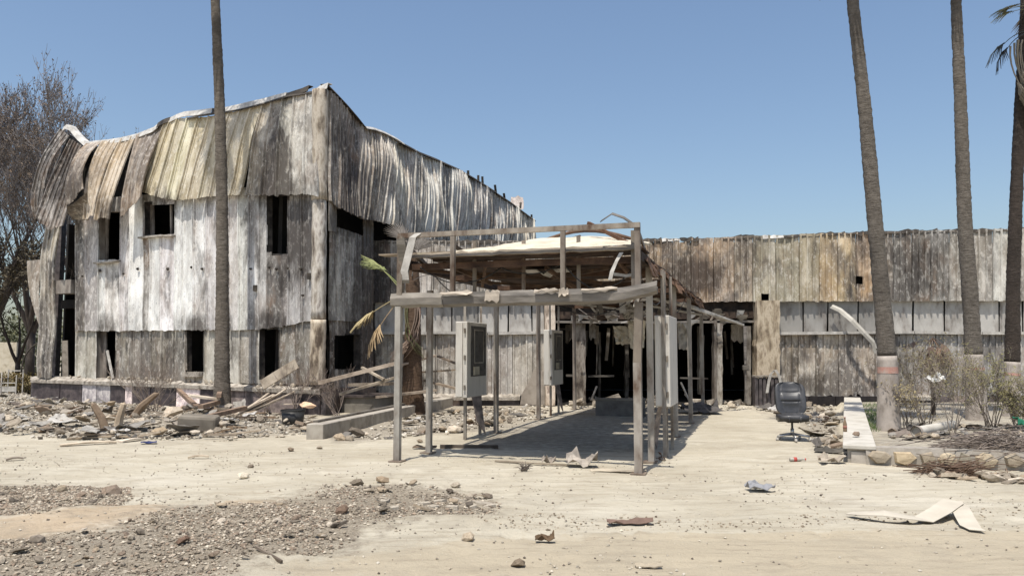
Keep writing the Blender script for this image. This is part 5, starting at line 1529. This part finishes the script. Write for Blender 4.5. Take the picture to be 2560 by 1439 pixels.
crumple(1455, 1166, .42, .3, .22, 3, "crumpled_sheet", "crumpled pale metal sheet at the canopy's shadow edge", "metal sheet", (2.2, 2.15, 2.1))
crumple(1372, 1158, .2, .2, .12, 4, "crumpled_sheet", "small pale scrap beside the crumpled sheet", "metal sheet", (2.2, 2.1, 2.0))
crumple(1545, 1176, .75, .14, .03, 5, "flat_sheet", "flat pale strip of sheet lying by the front canopy post", "metal sheet", (2.6, 2.5, 2.2))
wood_bar(GP(1238, 1156) + V((0, 0, .015)), GP(1465, 1166) + V((0, 0, .015)), .05, .02, "thin_batten", "thin long batten on the sand across the canopy front", "batten", (1.0, .95, .85), n=6)
wood_bar(GP(1100, 1118) + V((0, 0, .03)), GP(1245, 1116) + V((0, 0, .03)), .09, .06, "charred_pole", "charred pole on the ground behind the second canopy post", "pole", (.35, .32, .3))
crumple(1062, 1122, .4, .12, .06, 8, "brown_scrap", "brown scrap on the sand between the front canopy posts", "scrap", (.75, .6, .45))
crumple(1900, 1226, .30, .22, .10, 11, "grey_rag", "lone grey crumpled rag on the open sand", "rag", (.30, .30, .31), 'cloth')
crumple(1575, 1313, .42, .10, .06, 12, "reddish_rag", "reddish-brown rag in the tyre-track litter", "rag", (.20, .13, .10), 'cloth', .1)
crumple(1362, 1358, .16, .09, .06, 13, "dry_leaf_clump", "dark dry leaf clump on the bare road sand", "leaves", (.14, .09, .05), 'cloth')
crumple(1622, 1412, .2, .08, .03, 14, "pale_scrap", "small pale scrap low on the road sand", "scrap", (.4, .34, .25), 'cloth')
p = GP(1975, 1155)
bottle(p, "crushed clear bottle with a red label lying on the sand", 0.1, (.45, .42, .36), (.55, .10, .08))
# bent sheet-metal strip in the foreground
def ribbon(sights, wd, name, label, cat, mat, tint, lift):
    P = [GP(x, y) + V((0, 0, l + .006)) for (x, y), l in zip(sights, lift)]
    g = []
    for i, p in enumerate(P):
        d = (P[min(i + 1, len(P) - 1)] - P[max(i - 1, 0)])
        d.z = 0
        d.normalize()
        s = V((-d.y, d.x, 0))
        w_ = wd * (1 if i else .5)
        g.append([p - s * w_ / 2, p + V((0, 0, .012)), p + s * w_ / 2 + V((0, 0, .015))])
    mb = MB(); mb.grid(g, .006)
    return solo(mb, name, M[mat], P[len(P) // 2], label, cat, None, False, tint)
ribbon([(2125, 1286), (2165, 1296), (2210, 1304), (2260, 1304), (2310, 1300), (2350, 1292), (2385, 1280)], .20, "bent_metal_strip", "long bent pale metal strip on the foreground sand", "metal strip", 'paper', None, [.02, .05, .07, .05, .04, .07, .12])
ribbon([(2393, 1276), (2402, 1288), (2412, 1302), (2424, 1316), (2438, 1322), (2452, 1322)], .16, "bent_metal_strip", "short pale metal flap folded off the long bent strip", "metal strip", 'paper', None, [.10, .08, .05, .02, .015, .01])
# pale slabs in the gravel
for i, (px, py, s) in enumerate(((1205, 1262, .42), (1150, 1252, .35), (1178, 1270, .34), (1100, 1255, .28), (1062, 1262, .24), (960, 1256, .25), (1130, 1276, .26), (1085, 1275, .2), (985, 1272, .3), (1225, 1268, .3))):
    p = GP(px, py)
    o = inst("pale_flat_slab", SLB[i % 7], p + V((0, 0, .012)), (R(-.12, .12), R(-.12, .12), R(0, 6)), (s * .75, s * .6, .22), shade((1, .96, .88), .85, 1.05))
    tag(o, "pale flat slab in the row at the tip of the gravel spill", "slab", "pale slabs at the tip of the gravel spill")
for i, (px, py, s, col, lb) in enumerate(((610, 1194, .16, (1.5, 1.45, 1.3), "single white rock on the pale sand"), (152, 1222, .13, (.7, .62, .5), "round brown rock behind the dark gravel"), (285, 1232, .18, (.5, .42, .36), "dark brown clod at the back edge of the dark gravel"), (455, 1372, .12, (.4, .28, .22), "reddish dark rock in the middle of the gravel"),
                                     (92, 1374, .13, (.55, .5, .45), "dark round rock at the orange soil's edge"), (893, 1210, .15, (.45, .4, .34), "dark clod at the top of the gravel spill"), (955, 1203, .17, (.75, .62, .48), "brown brick-like clod at the top of the gravel spill"), (1140, 1214, .13, (.9, .84, .74), "small tan rock between the canopy and the gravel tip"),
                                     (1220, 1240, .13, (.4, .35, .3), "dark upright rock behind the pale slabs"), (855, 1290, .14, (.38, .28, .22), "dark reddish clod in the upper gravel"), (1170, 1358, .13, (1.0, .9, .75), "tan rock alone on the road sand"), (728, 1122, .12, (.5, .42, .34), "dark clod on the sand before the kerb wall"), (800, 1118, .1, (.7, .64, .56), "grey clod near the kerb wall's end"),
                                     (626, 1166, .09, (.45, .4, .34), "tiny dark clod behind the white rock"), (1295, 1410, .1, (.45, .38, .3), "dark clump at the bottom of the road sand"), (1050, 1104, .12, (.6, .52, .42), "brown clod beside the front canopy post"))):
    p = GP(px, py)
    o = inst("rock", CH[i % 9], p + V((0, 0, s * .22)), (R(-.4, .4), R(-.4, .4), R(0, 6)), (s * 1.15, s, s), col)
    tag(o, lb, "rock")
# rubble field: countable chunks, flat scraps and sticks
FIELD = [[(-60, 992), (120, 992), (340, 1008), (560, 1030), (790, 1060), (780, 1080), (620, 1094), (400, 1098), (230, 1100), (-60, 1080)]]
PAL = [(.95, .89, .79), (.82, .76, .66), (.65, .60, .53), (.45, .41, .36), (1.1, 1.04, .95), (.28, .25, .22), (.78, .68, .55), (.52, .43, .36)]
TONE = ["pale", "tan", "grey", "dark grey", "whitish", "blackened", "sandy brown", "brown"]
MARKS = [(30, 1030, "at the frame's edge before the dry hedge"), (140, 1010, "before the plinth's dark end"), (240, 1010, "before the grey plinth tiles"), (240, 1085, "ahead of the splintered stakes"), (300, 1060, "around the splintered stakes"), (390, 1015, "around the bare twiggy bush"),
         (400, 1085, "beside the pale boulders"), (490, 1090, "beside the dark concrete block"), (545, 1040, "around the tall palm's foot"), (620, 1050, "below the spilled slats"), (640, 1090, "on the sand before the slats"), (720, 1080, "around the black tub"), (880, 1090, "along the kerb wall's near half"), (1000, 1050, "along the kerb wall's far half"),
         (1130, 1075, "around the first display cabinet's legs"), (1230, 1040, "between the two left-hand display cabinets"), (1350, 1020, "before the peeling doorway column"), (1480, 1015, "at the dark doorway's near side"), (1600, 1015, "beside the dark bench block"), (1720, 1015, "among the canopy's far posts"), (1830, 1012, "before the black door opening"), (1930, 1020, "before the dark boarded base"),
         (2040, 1020, "behind the office chair"), (2050, 1080, "between the office chair and the white-capped wall"), (2080, 1140, "at the near end of the white-capped wall"), (2230, 1095, "at the leaning palm's foot"), (2330, 1095, "around the pale pipe"), (2430, 1090, "at the straight palm's foot"), (2540, 1100, "below the charred palm"),
         (2250, 1182, "under the near half of the stone edging"), (2400, 1190, "under the small brush clump"), (2540, 1200, "under the big brushwood heap")]
def describe(tone, big, t, x, y, lb, ct):
    m = min(MARKS, key=lambda q: (q[0] - x) ** 2 + (2.5 * (q[1] - y)) ** 2)[2]
    kind = {'c': "rubble chunk", 's': "flat broken slab", 'r': "bent sheet scrap"}[t] if ct != "stone" else "loose stone"
    return ("larger " if big else "small ") + tone + " " + kind + " " + m
def scatter(poly, n, smin, smax, kinds, namer, jit_z=0.0, dens=None):
    xs_, ys_ = [q[0] for q in poly], [q[1] for q in poly]
    k = 0
    while k < n:
        x, y = R(min(xs_), max(xs_)), R(min(ys_), max(ys_))
        if not inpoly(x, y, poly): continue
        if dens and R(0, 1) > dens(x, y): continue
        k += 1
        p = GP(x, y)
        s = smin + (smax - smin) * R(0, 1) ** 2.2
        t = random.choice(kinds)
        nm, lb, ct, gr = namer[t]
        ci = random.randrange(len(PAL))
        c = PAL[ci]
        lb = describe(TONE[ci], s > (smin + smax) * .42, t, x, y, lb, ct)
        c = shade(c, .85, 1.15)
        if t == 'c': o = inst(nm, random.choice(CH), p + V((0, 0, s * .2 + R(0, jit_z))), (R(-.6, .6), R(-.6, .6), R(0, 6)), (s * R(.8, 1.4), s, s * R(.6, 1)), c)
        elif t == 's': o = inst(nm, random.choice(SLB), p + V((0, 0, .03 + R(0, jit_z))), (R(-.45, .45), R(-.45, .45), R(0, 6)), (s * 1.6, s * 1.3, s), c)
        else: o = inst(nm, random.choice(SCR), p + V((0, 0, R(0, jit_z))), (R(-.35, .35), R(-.35, .35), R(0, 6)), (s * 1.7, s * 1.3, s), tuple(v * .42 for v in c))
        tag(o, lb, ct, gr)
NM1 = {'c': ("rubble_chunk", "broken masonry chunk in the rubble field before the tall building", "rubble", "masonry chunks in the rubble field"),
       's': ("rubble_slab", "flat broken slab in the rubble field before the tall building", "slab", "flat slabs in the rubble field"),
       'r': ("sheet_scrap", "bent sheet scrap in the rubble field before the tall building", "scrap", "sheet scraps in the rubble field")}
scatter(FIELD[0], 280, .07, .36, "ccssrrrr", NM1, .14)
YARD2 = [(830, 1096), (960, 1060), (1100, 1030), (1380, 1004), (1350, 1046), (1240, 1070), (1110, 1085), (900, 1100)]
NM2 = {'c': ("rubble_chunk", "small rubble chunk on the ground between the kerb wall and the canopy posts", "rubble", "chunks beside the kerb wall"),
       's': ("rubble_slab", "flat broken piece on the ground between the kerb wall and the canopy posts", "slab", "flat pieces beside the kerb wall"),
       'r': ("sheet_scrap", "thin scrap on the ground between the kerb wall and the canopy posts", "scrap", "scraps beside the kerb wall")}
scatter(YARD2, 85, .08, .32, "ccsrr", NM2, .04)
YARD3 = [(1395, 1010), (1880, 1006), (2085, 1010), (2110, 1120), (2070, 1150), (2030, 1100), (2020, 1060), (1900, 1022), (1700, 1020), (1500, 1025)]
NM3 = {'c': ("rubble_chunk", "small rubble chunk along the wing's doorway and the white-capped wall", "rubble", "chunks along the wing"),
       's': ("rubble_slab", "flat broken piece along the wing's doorway and the white-capped wall", "slab", "flat pieces along the wing"),
       'r': ("sheet_scrap", "thin scrap along the wing's doorway and the white-capped wall", "scrap", "scraps along the wing")}
scatter(YARD3, 75, .08, .30, "ccssrr", NM3, .04)
BED = [(2180, 1085), (2300, 1080), (2560, 1090), (2640, 1180), (2400, 1185), (2180, 1100)]
NM4 = {'c': ("rubble_chunk", "rubble chunk in the shrub bed behind the stone edging", "rubble", "chunks in the shrub bed"),
       's': ("rubble_slab", "flat broken slab in the shrub bed behind the stone edging", "slab", "slabs in the shrub bed"),
       'r': ("sheet_scrap", "pale scrap in the shrub bed behind the stone edging", "scrap", "scraps in the shrub bed")}
scatter([(2180, 1092), (2400, 1080), (2600, 1090), (2600, 1128), (2180, 1112)], 60, .1, .35, "ccsrr", NM4, .06)
scatter([(2250, 1185), (2560, 1195), (2620, 1215), (2500, 1205), (2300, 1192), (2180, 1178)], 26, .1, .28, "ccs", {'c': ("fallen_stone", "loose stone fallen at the foot of the stone edging", "stone", "stones fallen from the edging"), 's': ("fallen_stone", "loose stone fallen at the foot of the stone edging", "stone", "stones fallen from the edging")}, 0)
NM5 = {'c': ("gravel_clod", "clod in the gravel spill", "clod", "clods in the gravel spill"), 's': ("gravel_slab", "flat broken piece in the gravel spill", "slab", "flat pieces in the gravel spill")}
MARKS += [(900, 1212, "along the top edge of the gravel spill"), (1010, 1225, "on the upper gravel spill"), (1120, 1240, "behind the pale slabs"), (1200, 1258, "among the pale slabs at the gravel tip"), (950, 1270, "in the middle of the upper gravel spill"), (1080, 1285, "in front of the pale slabs"), (860, 1330, "at the gravel's notch beside the pale sand"),
          (60, 1230, "in the dark gravel at the frame's edge"), (260, 1235, "at the end of the dark gravel tongue"), (400, 1350, "in the broad gravel below the orange soil"), (620, 1330, "in the broad gravel's centre"), (150, 1410, "low in the gravel corner"), (500, 1410, "near the thin dark stick")]
scatter([(880, 1205), (1010, 1205), (1130, 1225), (1270, 1258), (1230, 1288), (1000, 1298), (930, 1280)], 60, .035, .11, "ccsss", NM5, .01)
scatter([(-20, 1215), (330, 1222), (300, 1255), (-20, 1290)], 26, .04, .12, "ccs", NM5, .01)
scatter([(120, 1360), (480, 1275), (860, 1225), (880, 1370), (640, 1395), (560, 1435), (-20, 1435), (-20, 1390)], 90, .03, .11, "cccs", NM5, .01)
# splintered sticks and laths in the rubble field
for i in range(70):
    x, y = R(120, 780), R(1015, 1095)
    if not inpoly(x, y, FIELD[0]): continue
    p = GP(x, y); a = R(-.5, .5) if R(0, 1) < .7 else R(0, 3); L = R(.2, .8)
    e = V((math.cos(a), math.sin(a), R(-.1, .22))) * L / 2
    m = min(MARKS[:12], key=lambda q: (q[0] - x) ** 2 + (2.5 * (q[1] - y)) ** 2)[2]
    tn = random.choice([("pale", (1.5, 1.4, 1.25)), ("grey", (1.0, .93, .84)), ("charred", (.4, .35, .31)), ("brown", (.85, .68, .52))])
    wood_bar(p - e + V((0, 0, .09)), p + e + V((0, 0, .09)), R(.03, .09), R(.015, .04), "splintered_lath", ("long " if L > .5 else "short ") + tn[0] + " splintered lath " + m, "lath", tn[1], group="laths in the rubble field", n=1)
# wire tangles
for px, py, sz, lb in ((330, 1068, .45, "rusty wire tangle beside the splintered stakes"), (610, 1062, .5, "rusty wire tangle below the spilled slats"), (190, 1050, .4, "loose wire coil in the ash before the plinth's dark end"), (1180, 1060, .35, "wire curl on the ground behind the first display cabinet"), (2060, 1060, .35, "wire curl between the office chair and the white-capped wall"), (1640, 1150, .25, "small wire curl by the front canopy posts")):
    p = GP(px, py); rr = random.Random(px)
    pts = [p + V((0, 0, .04))]
    d = V((1, 0, 0))
    for k in range(46):
        d = (d + V((rr.uniform(-1, 1), rr.uniform(-1, 1), rr.uniform(-.5, .5))) * .7).normalized()
        q = pts[-1] + d * sz * .16
        e = q - p
        if e.length > sz * .6: q = p + e * .8
        q.z = max(p.z + .01, min(p.z + sz * .5, q.z))
        pts.append(q)
    mb = MB(); mb.tube(pts, .007, 4); solo(mb, "wire_tangle", M['rust'], p, lb, "wire", None, True, (2.2, 1.8, 1.5))
# ledges get crumbs
for root_, plane, x0, x1, yf in ((None, PL, 90, 790, ptop),):
    for i in range(26):
        x = R(x0, x1)
        p = plane.at(x, yf(x) - 1, R(.02, .2))
        o = inst("ledge_crumb", random.choice(CH), p + V((0, 0, .02)), (R(0, 3), R(0, 3), R(0, 3)), (R(.08, .2), R(.08, .16), R(.06, .12)), shade((1, .95, .86), .9, 1.3))
        tag(o, "pale masonry crumb on the plinth ledge " + min(((90, "at its torn end bay"), (215, "below the first lower window"), (350, "between the first two lower windows"), (487, "below the second lower window"), (555, "behind the tall palm"), (620, "just past the tall palm"), (673, "below the third lower window"), (760, "beside the corner column")), key=lambda q: abs(q[0] - x))[1], "rubble", "crumbs on the plinth ledge")
# bed extras: pipe, white sheet, brush heap, green bag, grass
a, b = GP(2292, 1112), GP(2392, 1098)
pr_ = thing("pale_pipe", a, "thick pale pipe lying in the shrub bed behind the stone edging", "pipe")
mb = MB(); mb.tube([a + V((0, 0, .13)), b + V((0, .1, .16))], .085, 16, False); mb.build("pipe_wall", M['white'], pr_, True)
mb = MB(); d = (b - a).normalized(); mb.tube([a + V((0, 0, .13)) - d * .02, a + V((0, 0, .13)) + d * .06], .10, 16, False); mb.build("pipe_collar", M['lime'], pr_, True)
mb = MB(); mb.tube([a + V((0, 0, .13)) + d * .03, a + V((0, 0, .13)) + d * .035], .083, 16, True); mb.build("pipe_plug", M['conc'], pr_)
p = D(2338, 952, 15.6)
o = inst("white_sheet_scrap", SCR[5], p, (.5, -.3, .4), (.32, .26, .26), (.68, .67, .63)); tag(o, "white sheet scrap caught in the dense dry shrub", "scrap")
def brush(c, sx, sy, sz, n, seed, label, tint):
    rr = random.Random(seed)
    mb = MB()
    for k in range(n):
        a = rr.gauss(0, .45)
        L = rr.uniform(.3, .9)
        q = c + V((rr.gauss(0, sx), rr.gauss(0, sy), abs(rr.gauss(0, sz))))
        e = V((math.cos(a), math.sin(a) * .6, rr.uniform(-.25, .35))) * L / 2
        mb.tube([q - e, q + V((0, 0, rr.uniform(-.03, .06))), q + e], [.007, .006, .003], 3, False)
    o = solo(mb, "brush_heap", M['twig'], c, label, "brush", None, False, tint)
brush(GP(2490, 1160), .34, .2, .13, 480, 3, "heap of dry grey brushwood tumbling over the stone edging", (1.15, 1.08, 1.02))
brush(GP(2590, 1160), .5, .25, .15, 350, 4, "second heap of dry brushwood at the frame's edge", (1.1, 1.03, .98))
brush(GP(2395, 1186), .18, .1, .06, 120, 6, "small reddish-brown brush clump at the wall's foot", (.75, .55, .42))
p = GP(2572, 1112)
o = inst("green_bag", SCR[2], p + V((0, 0, .15)), (.3, .4, 0), (.5, .45, .7), (.02, .16, .09)); tag(o, "green plastic bag on the brushwood at the frame's edge", "bag")
g_ = MB(); rr = random.Random(3)
for k in range(1200):
    q = GP(rr.uniform(2128, 2200), rr.uniform(1020, 1092))
    a = rr.uniform(0, 6.28)
    h_ = rr.uniform(.05, .15)
    e = V((math.cos(a), math.sin(a), 0))
    g_.add([q - e * .006, q + e * .006, q + e * .04 + V((0, 0, h_))], [(0, 1, 2)])
o = g_.build("grass", M['leaf'], None, False, (1.1, 1.5, 1.0)); o["kind"] = "stuff"; o["label"] = "patch of green grass behind the white-capped wall"
# fallen pieces by the white-capped wall
crumple(2078, 1132, .5, .16, .1, 21, "dark_trim_piece", "dark curved trim piece lying against the white-capped wall", "trim piece", (.5, .5, .48), 'fascia', -.5)
crumple(2080, 1160, .36, .15, .12, 22, "pale_shard", "pale shard with a dark inside at the near end of the white-capped wall", "shard", (2.0, 1.9, 1.75), 'fascia')
lump(2075, 1108, (.2, .2, .22), (.75, .7, .65), "grey_lump", "grey lump beside the white-capped wall", "lump", 4)
# drooping cable and strap by the doorway
P = [PW.at(x, y, o_) for x, y, o_ in ((2078, 765, .16), (2100, 775, .25), (2130, 800, .45), (2160, 832, .5), (2182, 855, .45), (2190, 880, .4))]
g = [[p + V((-.05, 0, -.05)), p + V((0, -.02, 0)), p + V((.05, 0, .05))] for p in P]
mb = MB(); mb.grid(g, .01); solo(mb, "drooping_strip", M['white'], P[2], "pale curved strip drooping off the wing cladding by the nearest palm", "strip")
P = [PW.at(x, y, .5) for x, y in ((1918, 982), (1921, 960), (1927, 935), (1938, 924), (1948, 940), (1952, 962))]
g = [[p + V((-.04, 0, 0)), p + V((.04, 0, .01))] for p in P]
mb = MB(); mb.grid(g, .02); solo(mb, "hanging_strap", M['ledge'], P[0], "pale strap draped over the dark base beside the doorway", "strap")
# bench block in the canopy shade
q = GP(1555, 1040)
sb = thing("dark_bench_block", q, "dark low bench block in the shade at the end of the canopy", "bench")
mb = MB(); mb.box(q + V((0, .3, .19)), (1.25, .5, .40), rotz(math.atan2(kb.y, kb.x) * .4)); mb.build("block", M['conc'], sb, False, (.42, .42, .44))
mb = MB(); mb.box(q + V((0, .3, .41)), (1.3, .54, .04), rotz(math.atan2(kb.y, kb.x) * .4)); mb.build("top", M['conc'], sb, False, (.6, .58, .56))
for i, (x0, y0, x1, y1, lb) in enumerate(((1478, 1000, 1492, 965, "thin white bar propped in the dark doorway"), (1725, 1005, 1702, 955, "bent pale bar leaning beside the right canopy posts"), (1735, 1008, 1712, 985, "curled white bar below the leaning pale bar"))):
    wood_bar(D(x0, y0, 22.6), D(x1, y1, 22.9), .045, .03, "leaning_bar", lb, "bar", (1.9, 1.85, 1.75))
crumple(1752, 1030, 1.0, .7, .35, 31, "dark_debris_sheet", "dark crumpled sheet heaped at the canopy's far posts", "sheet", (.45, .45, .5))
# steel garden chair frame and hoop by the plinth's end
c = gb(25, 30.3); c.z = 0
gc = thing("garden_chair_frame", c, "pale bare garden chair frame beyond the plinth's end", "chair")
for (a, b) in (((-.28, 0, 0), (-.28, 0, .85)), ((.28, 0, 0), (.28, 0, .75)), ((-.28, .4, 0), (-.28, .4, .95)), ((.28, .4, 0), (.28, .4, .95)), ((-.28, 0, .45), (.28, 0, .45)), ((-.28, .4, .9), (.28, .4, .9)), ((-.28, 0, .62), (-.28, .4, .62)), ((.28, 0, .62), (.28, .4, .62))):
    mb = MB(); mb.bar(c + V(a), c + V(b), .035, .035); mb.build("frame_bar", M['ledge'], gc)
mb = MB(); mb.box(c + V((0, .02, .22)), (.5, .03, .2)); mb.build("seat_panel", M['ledge'], gc)
c = gb(78, 30.2); c.z = .0
mb = MB(); mb.tube([c + V((math.cos(t * .2) * .85 + .5, 0, .9 + math.sin(t * .2) * 1.1)) for t in range(4, 17)], .03, 6)
solo(mb, "bent_hoop", M['flash_dark'], c, "dark bent hoop standing against the corner bay", "hoop", None, True)

# ------------------------------------------------------------------ gravel and fine rubble that nobody could count
def mass(name, polys, n, smin, smax, pal, label, seed, dens=None, mat='stone', zoff=0):
    rr = random.Random(seed)
    vs, fs, cols = [], [], []
    oct_f = [(0, 2, 4), (2, 1, 4), (1, 3, 4), (3, 0, 4), (2, 0, 5), (1, 2, 5), (3, 1, 5), (0, 3, 5)]
    tot = 0
    for poly in polys:
        xs_, ys_ = [q[0] for q in poly], [q[1] for q in poly]
        A = G(min(xs_), min(ys_)); B = G(max(xs_), max(ys_))
        k = 0; tries = 0
        m = n // len(polys)
        x0, x1 = min(G(min(xs_), min(ys_)).x, G(min(xs_), max(ys_)).x), max(G(max(xs_), min(ys_)).x, G(max(xs_), max(ys_)).x)
        y0, y1 = G(0, max(ys_)).y, G(0, min(ys_)).y
        while k < m and tries < m * 30:
            tries += 1
            x, y = rr.uniform(x0, x1), rr.uniform(y0, y1)
            q = proj((x, y, 0))
            e = 14 * nz(x * 2, y * 2, 5)
            if not inpoly(q[0] + e * 2, q[1] + e, poly): continue
            if dens and rr.random() > dens(x, y) * (masks(q[0], q[1], [poly], 120) ** 1.3): continue
            k += 1
            s = smin + (smax - smin) * rr.random() ** 3
            c = V((x, y, hgt(x, y) + s * .25 + zoff))
            b = len(vs)
            Rm = eul(rr.uniform(0, 6), rr.uniform(0, 6), rr.uniform(0, 6))
            for d in ((-1, 0, 0), (1, 0, 0), (0, -1, 0), (0, 1, 0), (0, 0, 1), (0, 0, -1)):
                w_ = Rm @ (V(d) * s * rr.uniform(.35, .75))
                vs.append(c + V((w_.x * 1.15, w_.y * 1.15, w_.z * .75)))
            fs += [tuple(b + i for i in f) for f in oct_f]
            cc = rr.choice(pal)
            j = rr.uniform(.8, 1.2)
            cols += [(cc[0] * j, cc[1] * j, cc[2] * j, 1)] * 6
    me = bpy.data.meshes.new(name)
    me.from_pydata(vs, [], fs)
    me.attributes.new("stone_colour", 'FLOAT_COLOR', 'POINT').data.foreach_set("color", [c for t in cols for c in t])
    me.materials.append(mat)
    o = bpy.data.objects.new(name, me)
    COL.objects.link(o)
    o["kind"] = "stuff"
    o["label"] = label
t = NT("mixed_gravel")
gm = t.out(t.mix(.35, t.n("ShaderNodeAttribute", attribute_name="stone_colour").outputs["Color"], t.mix(1.0, t.n("ShaderNodeAttribute", attribute_name="stone_colour").outputs["Color"], t.ramp(t.noise(30, t.coord((1, 1, 1), False), 4), [(.3, .5), (.7, 1.3)]), 'MULTIPLY')), .9)
PG = [(.30, .25, .188), (.23, .19, .142), (.37, .31, .237), (.155, .127, .097), (.48, .42, .33), (.29, .22, .16)]
PS = [(.36, .32, .255), (.26, .225, .175), (.14, .115, .09), (.46, .42, .35)]
mass("gravel", GRAVEL, 26000, .006, .036, PG, "grey gravel and crushed rubble spread over the foreground sand", 1, lambda x, y: .12 + 1.1 * max(0, nz(x * 1.1, y * 1.1, 3) + .35), gm)
mass("rubble", FIELD + [[(-80, 978), (70, 984), (78, 1000), (-80, 1010)]], 16000, .018, .10, PS + [(.5, .46, .39), (.4, .345, .27)], "fine rubble covering the ground before the tall building", 2, None, gm)
mass("pebbles", [[(-60, 1095), (2620, 1180), (2620, 1450), (-60, 1450)]], 5200, .004, .030, PS + [(.42, .37, .29), (.5, .45, .36), (.38, .33, .255)], "pebbles and crumbs sprinkled over the sand", 3, lambda x, y: .15 + 1.6 * max(0, nz(x * .8, y * 1.4, 12) + .1), gm)
mass("debris", [YARD2, YARD3], 2200, .02, .10, PS + [(.6, .55, .47)], "fine debris along the canopy and the wing", 4, None, gm)
mass("litter", [[(1180, 1285), (1900, 1295), (2560, 1255), (2560, 1285), (1900, 1320), (1500, 1328), (1150, 1318)]], 500, .008, .03, [(.26, .21, .15), (.18, .14, .10), (.36, .3, .22)], "dry litter along the wheel track", 5, None, gm)
